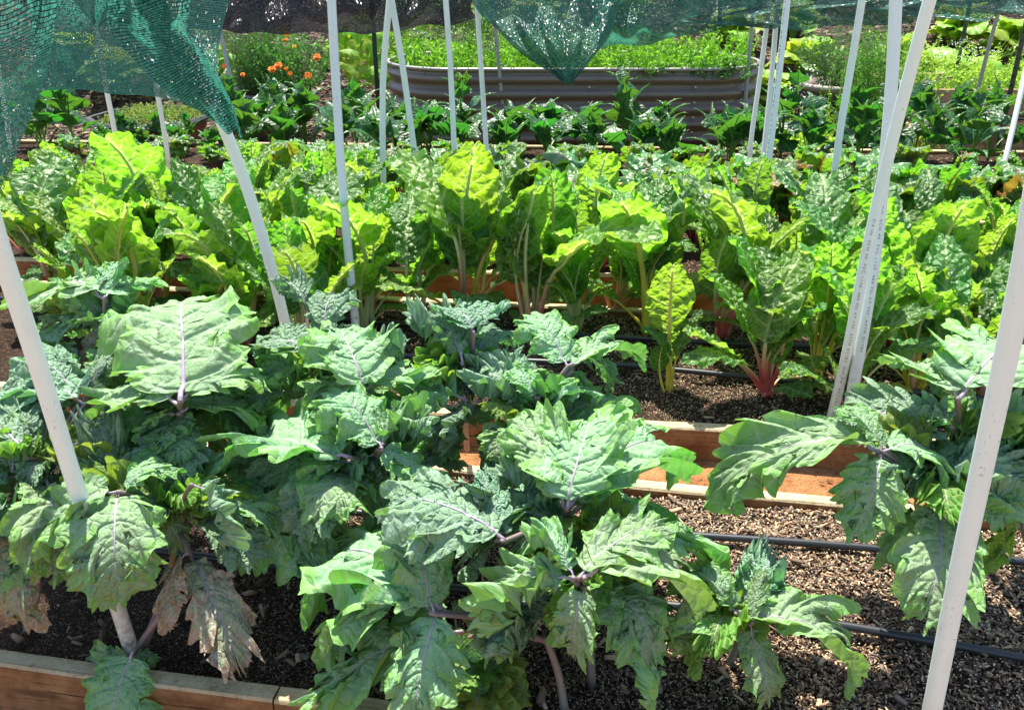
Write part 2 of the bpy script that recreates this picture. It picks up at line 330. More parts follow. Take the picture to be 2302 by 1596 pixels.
class Bed:
    def __init__(s, px, py, ang, width, x0, x1):
        p = G(px, py, .14); s.a = -R(ang); s.w = width
        s.ux = Vector((math.cos(s.a), math.sin(s.a), 0)); s.uy = Vector((-math.sin(s.a), math.cos(s.a), 0))
        s.o = p - s.ux * p.x / math.cos(s.a); s.o.z = 0; s.x0 = x0; s.x1 = x1
    def P(s, a, b, z=.125): return s.o + s.ux * a + s.uy * b + Vector((0, 0, z))
    def depth(s, p): d = Vector(p) - s.o; return d.dot(s.ux), d.dot(s.uy)
BEDS = [Bed(450, 1515, 9.3, .742, -1.6, 1.9), Bed(1500, 945, 7.0, .80, -2.1, 2.4), Bed(1080, 605, 4.5, .84, -2.9, 3.1), Bed(1215, 408, 3, .92, -3.6, 3.6)]
BT = .038; SOILZ = .125
bed_lab = ['raised bed of clay stained boards holding the kale in front', 'raised bed with weathered pale top boards under the front rows of chard',
           'raised timber bed mostly hidden by chard, with beets along its back', 'raised timber bed of beets and spinach before the steel planter']
def boards(b, i):
    root = empty('raised_bed', b.P((b.x0 + b.x1) / 2, 0, 0), bed_lab[i], 'raised bed', 'timber raised beds')
    splits = [b.x0, -.42, 1.05, b.x1] if i == 0 else [b.x0, -.35, b.x1]
    segs = []
    for a0, a1 in zip(splits[:-1], splits[1:]):
        segs.append(((a0 + a1) / 2, BT / 2 - BT, a1 - a0 - .004, BT))
        segs.append(((a0 + a1) / 2, b.w + BT / 2, a1 - a0 - .004, BT))
    for e in (b.x0 - BT / 2, b.x1 + BT / 2): segs.append((e, b.w / 2, BT, b.w + 2 * BT))
    for (cx_, cy_, lx, ly) in segs:
        mb = MB()
        nseg = max(2, int(max(lx, ly) / .12)); L = max(lx, ly)
        # board with slightly uneven, rounded long edges
        path_n = nseg + 1; prof = [(-.5, -.5), (-.5, .46), (-.4, .5), (.4, .5), (.5, .46), (.5, -.5)]
        vs = []; along_x = lx >= ly
        for q in range(path_n):
            t = (q / nseg - .5) * L; wob = .0015 * math.sin(q * 1.7 + i) + random.uniform(-.0008, .0008)
            for (yy, zz) in prof:
                T = BT * yy + wob; Z = .07 + .14 * zz + random.uniform(-.0008, .0008)
                vs.append((t, T, Z) if along_x else (T, t, Z))
        k = len(prof); fs = []; mi = []
        for q in range(nseg):
            for j in range(k):
                fs.append((q * k + j, (q + 1) * k + j, (q + 1) * k + (j + 1) % k, q * k + (j + 1) % k)); mi.append(0 if j in (1, 2, 3) else 1)
        fs.append(tuple(range(k))); mi.append(1); fs.append(tuple(nseg * k + j for j in range(k))[::-1]); mi.append(1)
        me = mk_mesh('board', vs, fs, [W_TOP, W_SIDE], False, midx=mi)
        o = link('board', me, root); o.location = b.P(cx_, cy_, 0) - root.location; o.rotation_euler = (0, 0, b.a)
    return root
ROOTS = [boards(b, i) for i, b in enumerate(BEDS)]
for b in BEDS:
    nx, ny = int((b.x1 - b.x0) / .03), int(b.w / .03); A = np.linspace(b.x0, b.x1, nx); B_ = np.linspace(0.001, b.w - .001, ny)
    AA, BB = np.meshgrid(A, B_, indexing='ij'); Z = SOILZ - .012 + .012 * vnoise(AA * 7, BB * 7, 3) + .006 * vnoise(AA * 22, BB * 22, 4)
    P = np.stack([b.o.x + b.ux.x * AA + b.uy.x * BB, b.o.y + b.ux.y * AA + b.uy.y * BB, Z], -1).reshape(-1, 3)
    tag(link('soil', mk_mesh('soil', P, gridf(nx, ny), SOIL)), None, None, None, 'structure')
PAL = np.array([(.34, .235, .135), (.26, .165, .10), (.17, .105, .065), (.11, .07, .045), (.21, .16, .115), (.07, .047, .034), (.38, .27, .16), (.2, .12, .075), (.13, .10, .08), (.055, .038, .028), (.09, .058, .038)])
def chips(name, label, pts, L=(.006, .02), flat=.45, pal=PAL, seed=1, cat='wood chips', wide=(.16, .42)):
    rs = np.random.RandomState(seed); n = len(pts)
    l = rs.uniform(L[0], L[1], n) * rs.uniform(.5, 1, n); wd = l * rs.uniform(wide[0], wide[1], n); t = l * rs.uniform(.08, .2, n)
    az = rs.uniform(0, 6.283, n); ti = rs.normal(0, flat, n); ro = rs.normal(0, flat, n)
    X = np.stack([np.cos(az) * np.cos(ti), np.sin(az) * np.cos(ti), np.sin(ti)], -1)
    Y0 = np.stack([-np.sin(az), np.cos(az), np.zeros(n)], -1); Z0 = np.cross(X, Y0)
    Y = Y0 * np.cos(ro)[:, None] + Z0 * np.sin(ro)[:, None]; Z = np.cross(X, Y)
    cs = []
    for sx, sy, sz in [(-1, -1, -1), (1, -1, -1), (1, 1, -1), (-1, 1, -1), (-1, -1, 1), (1, -1, 1), (1, 1, 1), (-1, 1, 1)]:
        tap = 1 if sx < 0 else rs.uniform(.3, 1, n)
        cs.append(pts + X * (sx * l / 2)[:, None] + Y * (sy * wd / 2 * tap)[:, None] + Z * (sz * t / 2)[:, None])
    vs = np.stack(cs, 1).reshape(-1, 3); f = np.array([(3, 2, 1, 0), (4, 5, 6, 7), (0, 1, 5, 4), (1, 2, 6, 5), (2, 3, 7, 6), (3, 0, 4, 7)])
    fs = (np.arange(n)[:, None, None] * 8 + f[None]).reshape(-1, 4)
    c = pal[rs.randint(0, len(pal), n)] * rs.uniform(.75, 1.6, n)[:, None]
    return tag(link(name, mk_mesh(name, vs, fs, CHIP, False, col=np.repeat(c, 8, 0))), label, cat, None, 'stuff')
def grains(name, label, pts, r=(.0015, .0045), seed=1):
    rs = np.random.RandomState(seed); n = len(pts); q = rs.uniform(r[0], r[1], n) * rs.uniform(.5, 1, n)
    d = np.array([(1, 0, 0), (-1, 0, 0), (0, 1, 0), (0, -1, 0), (0, 0, 1), (0, 0, -1)], float)
    vs = (pts[:, None] + d[None] * q[:, None, None] * rs.uniform(.6, 1.2, (n, 6, 1))).reshape(-1, 3)
    f = np.array([(0, 2, 4), (2, 1, 4), (1, 3, 4), (3, 0, 4), (2, 0, 5), (1, 2, 5), (3, 1, 5), (0, 3, 5)])
    fs = (np.arange(n)[:, None, None] * 6 + f[None]).reshape(-1, 3); c = np.array([(.62, .55, .36)]) * rs.uniform(.6, 1.2, n)[:, None]
    return tag(link(name, mk_mesh(name, vs, fs, CHIP, False, col=np.repeat(c, 6, 0))), label, 'grains', None, 'stuff')
def bedpts(b, n, seed, a0=None, a1=None, z=.004):
    rs = np.random.RandomState(seed); A = rs.uniform(b.x0 if a0 is None else a0, b.x1 if a1 is None else a1, n); Bv = rs.uniform(.004, b.w - .004, n)
    Z = SOILZ - .012 + .012 * vnoise(A * 7, Bv * 7, 3) + .006 * vnoise(A * 22, Bv * 22, 4) + rs.uniform(0, z * 2, n)
    return np.stack([b.o.x + b.ux.x * A + b.uy.x * Bv, b.o.y + b.ux.y * A + b.uy.y * Bv, Z], -1)
b1, b2, b3, b4 = BEDS
chips('bark_fragments', 'shredded brown bark pieces strewn over the kale bed soil', bedpts(b1, 62000, 1, -1.0, 1.4), (.004, .019), seed=1)
grains('perlite_grains', 'cream perlite and vermiculite specks in the kale bed soil', bedpts(b1, 9000, 2, -1.0, 1.4, .006), seed=2)
chips('bark_fragments', 'shredded dark bark pieces on the soil under the chard', bedpts(b2, 36000, 3, -1.5, 1.8), (.004, .016), seed=3)
grains('perlite_grains', 'pale perlite specks in the soil under the chard', bedpts(b2, 8000, 4, -1.5, 1.8, .006), seed=4)
chips('bark_fragments', 'bark pieces on the soil among the beets', np.concatenate([bedpts(b3, 6000, 5), bedpts(b4, 5000, 6)]), (.01, .026), seed=5)
chips('bark_flakes', 'larger flat bark flakes and straw bits lying on the kale bed soil', bedpts(b1, 900, 11, -1.0, 1.4, .008), (.018, .04), .3, seed=12, wide=(.08, .5))
chips('bark_flakes', 'larger bark flakes lying on the soil before the red chard', bedpts(b2, 700, 13, -1.5, 1.8, .008), (.016, .034), .3, seed=14, wide=(.08, .5))
# packed clay path in front of the second bed
A = np.linspace(-2.0, 2.3, 140); T_ = np.linspace(0, 1, 14); AA, TT = np.meshgrid(A, T_, indexing='ij')
p0 = np.array([tuple(b1.P(a_, b1.w + BT + .002, 0)) for a_ in A]); p1 = np.array([tuple(b2.P(a_, -BT - .002, 0)) for a_ in A])
PP = p0[:, None] * (1 - TT[..., None]) + p1[:, None] * TT[..., None]; PP[..., 2] = .028 + .012 * TT + .008 * vnoise(AA * 12, TT * 3, 6)
tag(link('path', mk_mesh('path', PP.reshape(-1, 3), gridf(140, 14), GROUND)), None, None, None, 'structure')
rs = np.random.RandomState(9)
def farpts(n, y0, y1, hx=6):
    Y = rs.uniform(y0, y1, n); X = rs.uniform(-hx, hx, n); return np.stack([X, Y, np.where(Y < 7.3, 0, .42 * np.maximum(Y - 7.3, 0) ** 1.1) + rs.uniform(0, .02, n)], -1)
chips('bark_mulch', 'dark shredded bark mulch spread behind the beds and up the bank', farpts(26000, 5.7, 10.5), (.03, .09), .35, PAL[2:] * .9, 7, 'mulch', (.12, .35))
pp = []
for (ba, bb) in ((b1, b2), (b2, b3), (b3, b4)):
    A = rs.uniform(-2.2, 2.4, 1000); t = rs.rand(1000)
    for a_, t_ in zip(A, t):
        p = ba.P(a_, ba.w + BT + .01, .0).lerp(bb.P(a_, -BT - .01, 0), t_); pp.append((p.x, p.y, .040 if ba is b1 else .002))
chips('path_crumbs', 'soil crumbs and bark scraps on the orange clay paths', np.array(pp), (.004, .014), .4, PAL * .6, 8, 'crumbs')

# drip hoses
def hose(pxs, z, label, r=.0085):
    pts = [G(x, y, z) for x, y in pxs]; mb = MB(); mb.tube(spline(pts, 40), r, 12); return tag(mb.build('drip_hose', HOSE), label, 'hose', 'black drip hoses on the beds')
hose([(-150, 1185), (250, 1225), (610, 1270), (740, 1287), (1060, 1325), (1420, 1352), (1800, 1392), (2050, 1432), (2302, 1478), (2450, 1505)], .14, 'black drip hose nearest the viewer, crossing the kale bed on bark')
hose([(-100, 1085), (400, 1115), (780, 1150), (1320, 1186), (1560, 1203), (1890, 1226), (2302, 1262), (2450, 1275)], .14, 'black drip hose along the back half of the kale bed')
hose([(300, 770), (700, 790), (1160, 810), (1350, 817), (1440, 824), (1740, 852), (1900, 866), (2302, 905), (2450, 918)], .14, 'black drip hose at the feet of the front chard row')
hose([(-50, 668), (380, 690), (700, 712), (1125, 745), (1210, 748), (1700, 775), (1850, 780), (2302, 815)], .14, 'black drip hose just behind the front chard row')
hose([(300, 478), (1000, 498), (1250, 506), (1345, 508), (1700, 516), (2302, 535)], .14, 'black drip hose behind the back chard row, below the beets')
hose([(1700, 312), (1770, 314), (2080, 316), (2302, 322)], .08, 'black hose on the ground beyond the spinach at right', .014)

# ------------------------------------------------------------------ leaves
def leaf_geo(kind, seed, nu, nv):
    rs = np.random.RandomState(seed * 7 + 3); u = np.linspace(0, 1, nu); U = np.repeat(u[:, None], nv, 1)
    vv = np.linspace(-1, 1, nv); vv = np.sign(vv) * np.abs(vv) ** .85; Vv = np.repeat(vv[None], nu, 0); side = (Vv > 0) * 1.0; w = np.abs(Vv)
    ph = rs.rand(8) * 6.283
    def per_side(fn): return np.where(side > 0, fn(U, 1), fn(U, 0))
    if kind == 'kale':
        x0 = .08; nl = 3.6 + rs.rand() * 1.3; hw = .35 + .08 * rs.rand(); skew = rs.uniform(.70, .95)
        jit = rs.uniform(-.25, .25, 40); dep = np.where(rs.rand(40) < .5, rs.uniform(.55, .85, 40), rs.uniform(.22, .5, 40))
        def phs(x, s): return nl * x ** .92 + (.33 * s if s else 0) + .14 * np.sin(7 * x + ph[s]) + .08 * np.sin(15 * x + ph[s + 2])
        def wid(x, s):
            env = hw * np.clip(np.sin(np.pi * np.clip(.05 + .90 * x, 0, 1) ** skew), 0, 1) ** .62
            p = phs(x, s); f = p % 1; k = np.round(p).astype(int) % 20 + 20 * int(s)
            notch = np.exp(-(np.minimum(f, 1 - f) / .18) ** 2) * dep[k]
            kk = np.floor(p).astype(int) % 20 + 20 * int(s)
            t1 = p * 3.1 + .35 * vnoise(x * 9 + s * 7, x * 0 + 3, seed + 8); tri = .5 - .5 * np.cos(6.283 * t1)
            t2 = x * 36 + 1.5 * vnoise(x * 14 + s * 7, x * 0 + 5, seed + 9); tri2 = .5 - .5 * np.cos(6.283 * t2)
            n = vnoise(x * 11 + s * 30, x * 0 + seed, seed)
            return env * (1 - notch) * (1 + .25 * jit[kk] + .14 * n) + (.082 * tri ** .8 * 1.25 * np.clip(.75 + 1.5 * vnoise(x * 17 + s * 9, x * 0 + 1, seed + 12), .1, 1.8) + .034 * tri2 * np.clip(.8 + 1.4 * vnoise(x * 23 + s * 5, x * 0 + 2, seed + 13), 0, 2)) * (env / hw) ** .5 + .012
        a0, a1 = R(86), R(46); sweep = .05
        phase = per_side(phs); W = per_side(wid); sp_ = 1 / nl
        ruff = .072; bul = .0055; bulk = 22; vtr = .013; arch = rs.uniform(.4, 1.2); droop = rs.uniform(.3, 1.2); fold = rs.uniform(-.05, .35)
    elif kind == 'kale_frill':
        x0 = .12; nl = 7 + rs.rand() * 2; hw = .34
        def phs(x, s): return nl * x ** .95 + .3 * s + .15 * np.sin(6 * x + ph[s])
        def wid(x, s):
            env = hw * np.clip(np.sin(np.pi * np.clip(.05 + .92 * x, 0, 1) ** .85), 0, 1) ** .7
            f = phs(x, s) % 1; notch = np.exp(-((np.minimum(f, 1 - f)) / .13) ** 2) * .42
            tri = np.abs((x * 40 + ph[5] + s) % 1 - .5) * 2
            return env * (1 - notch) + .03 * tri * (env / hw) ** .5 + .01
        a0, a1 = R(85), R(25); sweep = .1; phase = per_side(phs); W = per_side(wid); sp_ = 1 / nl
        ruff = .14; bul = .012; bulk = 22; vtr = .008; arch = rs.uniform(.8, 2); droop = rs.uniform(.5, 1.6); fold = rs.uniform(0, .5)
    elif kind == 'chard':
        x0 = .40 + .12 * rs.rand(); nl = 6.5; hw = rs.uniform(.15, .23)
        def phs(x, s): return nl * x + .4 * s
        def wid(x, s):
            env = hw * np.clip(np.sin(np.pi * np.clip(.07 + .93 * x, 0, 1) ** .85), 0, 1) ** .62
            return env * (1 + .05 * np.sin(x * 11 + ph[s]) + .012 * np.sin(x * 37 + ph[2 + s]) + .04 * vnoise(x * 11 + 20 * s, x * 0 + seed, seed)) + .004
        a0, a1 = R(80), R(30); sweep = .08; phase = per_side(phs); W = per_side(wid); sp_ = (1 - x0) / nl
        ruff = .018; bul = .011; bulk = 24; vtr = .004; arch = rs.uniform(.2, 1.4); droop = rs.uniform(-.1, .9); fold = rs.uniform(0, .4)
    elif kind == 'beet':
        x0 = .46 + .1 * rs.rand(); nl = 5; hw = rs.uniform(.19, .27)
        def phs(x, s): return nl * x + .4 * s
        def wid(x, s):
            env = hw * np.clip(np.sin(np.pi * np.clip(.1 + .88 * x, 0, 1) ** .7), 0, 1) ** .8
            return env * (1 + .07 * np.sin(x * 21 + ph[s]) + .06 * vnoise(x * 13 + 20 * s, x * 0 + seed, seed)) + .003
        a0, a1 = R(85), R(30); sweep = .08; phase = per_side(phs); W = per_side(wid); sp_ = (1 - x0) / nl
        ruff = .045; bul = .006; bulk = 16; vtr = .003; arch = rs.uniform(.4, 2.2); droop = rs.uniform(.2, 1.6); fold = rs.uniform(-.1, .3)
    elif kind == 'spinach':
        x0 = .40; nl = 3; hw = rs.uniform(.10, .16)
        def phs(x, s): return nl * x + .4 * s
        def wid(x, s):
            return hw * np.clip((1 - x) ** .85 * (.55 + 1.2 * np.exp(-((x - .22) / .2) ** 2)) * np.clip(x / .06, 0, 1) ** .5, 0, 2) + .002
        a0, a1 = R(95), R(50); sweep = .0; phase = per_side(phs); W = per_side(wid); sp_ = .2
        ruff = .012; bul = .004; bulk = 9; vtr = .003; arch = rs.uniform(.2, 1.6); droop = rs.uniform(0, 1.2); fold = rs.uniform(.1, .6)
    elif kind == 'hosta':
        x0 = .3; nl = 5; hw = .27
        def phs(x, s): return x * 0 + .25
        def wid(x, s): return hw * np.clip(np.sin(np.pi * np.clip(.08 + .92 * x, 0, 1) ** .75), 0, 1) ** .75 + .001
        a0, a1 = R(90), R(30); sweep = 0; phase = w * 5.01; W = per_side(wid); sp_ = .06
        ruff = .02; bul = .002; bulk = 6; vtr = .006; arch = rs.uniform(.8, 2); droop = rs.uniform(.8, 1.8); fold = rs.uniform(0, .3)
    else:  # heart-shaped, pointed lobes
        x0 = .2; nl = 3; hw = .36
        def phs(x, s): return nl * x
        def wid(x, s): return hw * np.clip((1 - x) ** .8 * (.6 + 1.1 * np.exp(-((x - .15) / .16) ** 2)), 0, 2) + .08 * np.exp(-((x - .5) / .06) ** 2) + .001
        a0, a1 = R(110), R(60); sweep = 0; phase = per_side(phs); W = per_side(wid); sp_ = .2
        ruff = .03; bul = .002; bulk = 6; vtr = .004; arch = rs.uniform(.3, 1.5); droop = rs.uniform(.4, 1.5); fold = rs.uniform(-.1, .3)
    sx = x0 + (1 - x0) * U * (1 if kind not in ('kale', 'kale_frill') else .93)
    lat = W * w
    al = a0 + (a1 - a0) * U ** 1.1; ac = al - w * .25
    if kind.startswith('kale'):
        tt = np.clip((U - .78) / .22, 0, 1); tt = tt * tt * (3 - 2 * tt); ac = ac * (1 - .9 * tt)
        fo = (phase % 1) - .5; ac = ac - fo * w * (1.0 if kind == 'kale' else .5) * (1 - tt)
    X = sx + lat * np.cos(ac) + sweep * w * w * W; Y = np.sign(Vv) * lat * np.sin(ac)
    envn = W / W.max()
    f = phase % 1; dv = np.abs(f - .5) * sp_
    if kind == 'hosta': dv = np.abs(f - .5) * .05
    vein = np.exp(-(dv / (.0065 if kind != 'beet' else .0032)) ** 2) * np.clip(1.15 - w, 0, 1) * (.9 if kind.startswith('kale') or kind == 'beet' else .8)
    mid = np.exp(-(np.abs(Y) / (.010 if kind not in ('hosta', 'beet') else .004)) ** 2)
    Z = fold * np.abs(Y) * (1 - .8 * U) - (rs.uniform(.0, .7) if kind.startswith('kale') else rs.uniform(.1, .9) * 2) * Y * Y
    rf = 1 if kind.startswith('kale') else .5
    rp = np.where(side > 0, np.sin(2 * np.pi * nl * rf * U * .9 + ph[0]) + .7 * np.sin(2 * np.pi * nl * rf * 2.2 * U + ph[1]), np.sin(2 * np.pi * nl * rf * U * 1.1 + ph[2]) + .7 * np.sin(2 * np.pi * nl * rf * 1.9 * U + ph[3])) + (.8 * vnoise(U * 24, Vv * 1.5 + 9, seed + 5) if kind.startswith('kale') else .4 * vnoise(U * 12, Vv * 1.5 + 9, seed + 5))
    Z = Z + ruff * (w ** 2.2) * rp * np.clip(envn * 1.2, .1, 1)
    Z = Z - vtr * np.exp(-(dv / .011) ** 2) * (1 - w * .7) - .012 * mid + vtr * .8 * (1 - np.exp(-(dv / .02) ** 2))
    # blisters run along the side veins
    Z = Z + bul * (vnoise(X * bulk, Y * bulk, seed + 1) + .6 * vnoise(X * bulk * 2.1 + Y * 9, Y * bulk * 1.7, seed + 2)) * np.clip(w * 5, 0, 1)
    if kind == 'chard':
        q = (sx * 34 - np.abs(Y) * 20); Z = Z + .006 * np.sin(q + 2.5 * vnoise(X * 9, Y * 9, seed + 4)) * np.clip(w * 3, 0, 1) * (.7 + .3 * w)
    if kind.startswith('kale'):
        Z = Z + .035 * w ** 1.6 * np.clip(envn, 0, 1) * (np.sin(2 * np.pi * U * 15 + ph[4] + 3 * (Vv > 0)) * .6 + 1.2 * vnoise(U * 34, Vv * 2 + 31, seed + 6))
        Z = Z + rs.uniform(-.35, .35) * Y * (X - .4) + rs.uniform(-.06, .06) * np.sin(5 * X + ph[5])
    # bend along the length
    def bend(X, Y, Z):
        th0 = (arch + droop) * .45; xx = np.clip(X, -.1, 1.15)
        g = np.linspace(-.1, 1.15, 200); th = th0 - (arch * g + droop * np.clip(g, 0, 2) ** 2.4)
        cx = np.concatenate([[0], np.cumsum(np.cos((th[1:] + th[:-1]) / 2) * np.diff(g))]); cz = np.concatenate([[0], np.cumsum(np.sin((th[1:] + th[:-1]) / 2) * np.diff(g))])
        T = np.interp(xx, g, th); Bx = np.interp(xx, g, cx); Bz = np.interp(xx, g, cz)
        e = X - xx; nx = Bx + e * np.cos(T) - Z * np.sin(T); nz = Bz + e * np.sin(T) + Z * np.cos(T)
        b0x, b0z = np.interp(0, g, cx), np.interp(0, g, cz); ex, ez = np.interp(1, g, cx) - b0x, np.interp(1, g, cz) - b0z
        L = math.hypot(ex, ez); c, s = ex / L, ez / L; qx, qz = (nx - b0x) / L, (nz - b0z) / L
        return qx * c + qz * s, Y / L, -qx * s + qz * c
    bx, by, bz = bend(X, Y, Z)
    # sideways sway
    sway = rs.uniform(-.12, .12); by = by + sway * bx * (1 - bx) * 2
    verts = np.stack([bx, by, bz], -1).reshape(-1, 3)
    uv = np.stack([X, Y + .5], -1).reshape(-1, 2)
    colr = np.stack([np.clip(np.maximum(vein, mid * (.5 if kind.startswith('kale') else .9)), 0, 1), w, U], -1).reshape(-1, 3)
    mx = np.linspace(0 if kind not in ('kale', 'kale_frill') else .0, x0 + (1 - x0) * .93, 26); mzz = np.interp(mx, sx[:, nv // 2], Z[:, nv // 2])
    mX, mY, mZ = bend(mx, np.zeros_like(mx), np.where(mx < x0, 0, mzz) + (.004 if kind.startswith('kale') else -.007 * (kind == 'chard') - .002))
    mY = mY + sway * mX * (1 - mX) * 2
    return verts, gridf(nu, nv), uv, colr, np.stack([mX, mY, mZ], -1)
VAR = {}
def variant(kind, seed, mat, smat, nu, nv, r0, r1, flat=1.0, drops=0):
    key = (kind, seed, mat.name, smat.name)
    if key in VAR: return VAR[key]
    gk = ('g', kind, seed)
    if gk not in VAR: VAR[gk] = leaf_geo(kind, seed, nu, nv)
    v, f, uv, c, mid = VAR[gk]
    me = mk_mesh('leaf', v, f, mat, True, uv, c)
    n = len(mid); rad = [r0 + (r1 - r0) * (i / (n - 1)) ** .7 for i in range(n)]
    tv, tf_ = tube_va([Vector(p) for p in mid], rad, 7, flat)
    ms = mk_mesh('stalk', tv, tf_, smat, col=np.repeat(np.repeat(np.linspace(0, 1, n), 7)[:, None], 3, 1))
    md = None
    if drops:
        rs = np.random.RandomState(seed + 77); idx = rs.randint(0, len(v), drops * 3); idx = [i for i in idx if c[i][1] < .85][:drops]
        dvv, dff = [], []
        for i in idx:
            r = rs.uniform(.0035, .009) * (1 if rs.rand() > .15 else 1.5); o = len(dvv)
            for (rr, zz) in ((1, -.1), (.85, .45), (.45, .75)):
                for j in range(8): a = j * math.pi / 4; dvv.append((v[i][0] + r * rr * math.cos(a), v[i][1] + r * rr * math.sin(a), v[i][2] + r * zz))
            dvv.append((v[i][0], v[i][1], v[i][2] + r * .85))
            for q in range(2):
                for j in range(8): dff.append((o + q * 8 + j, o + q * 8 + (j + 1) % 8, o + q * 8 + 8 + (j + 1) % 8, o + q * 8 + 8 + j))
            for j in range(8): dff.append((o + 16 + j, o + 16 + (j + 1) % 8, o + 24))
        md = mk_mesh('water_drops', dvv, dff, WATER)
    VAR[key] = (me, ms, md); return VAR[key]
def orient(B, T, roll=0, hint=None):
    X = (T - B).normalized(); h = hint if hint is not None else Vector((0, 0, 1))
    if abs(X.dot(h)) > .985: h = Vector((0, .9, .3)).normalized()
    Z = (h - X * h.dot(X)).normalized(); Y = Z.cross(X)
    return (Matrix((X, Y, Z)).transposed().to_quaternion()) @ Quaternion((1, 0, 0), R(roll))
def put_leaf(root, var, B, T, wd=1.0, roll=0, hint=None, stalk_name='stalk', label=None, zs=1.0, nm='leaf'):
    me, ms, md = var; B = Vector(B); T = Vector(T); L = (T - B).length
    o = link(nm, me, root); o.location = B - root.location; o.rotation_mode = 'QUATERNION'; o.rotation_quaternion = orient(B, T, roll, hint); o.scale = (L, L * wd, L * zs)
    if label: o['label'] = label
    if stalk_name: link(stalk_name, ms, o)
    if md: link('water_drops', md, o)['kind'] = 'stuff'
    return o
def kale_var(seed, mat=K_TOP, frill=False, drops=26):
    return variant('kale_frill' if frill else 'kale', seed, mat, ST_KALE, 170 if not frill else 150, 33, .019 if not frill else .024, .003, .8, drops)
def chard_var(seed, mat, smat): return variant('chard', seed, mat, smat, 90, 35, .024, .006, .7)
def beet_var(seed, mat=B_TOP): return variant('beet', seed, mat, ST_BEET, 46, 17, .013, .003)
def spin_var(seed): return variant('spinach', seed, P_TOP, ST_GREEN, 26, 13, .014, .004)

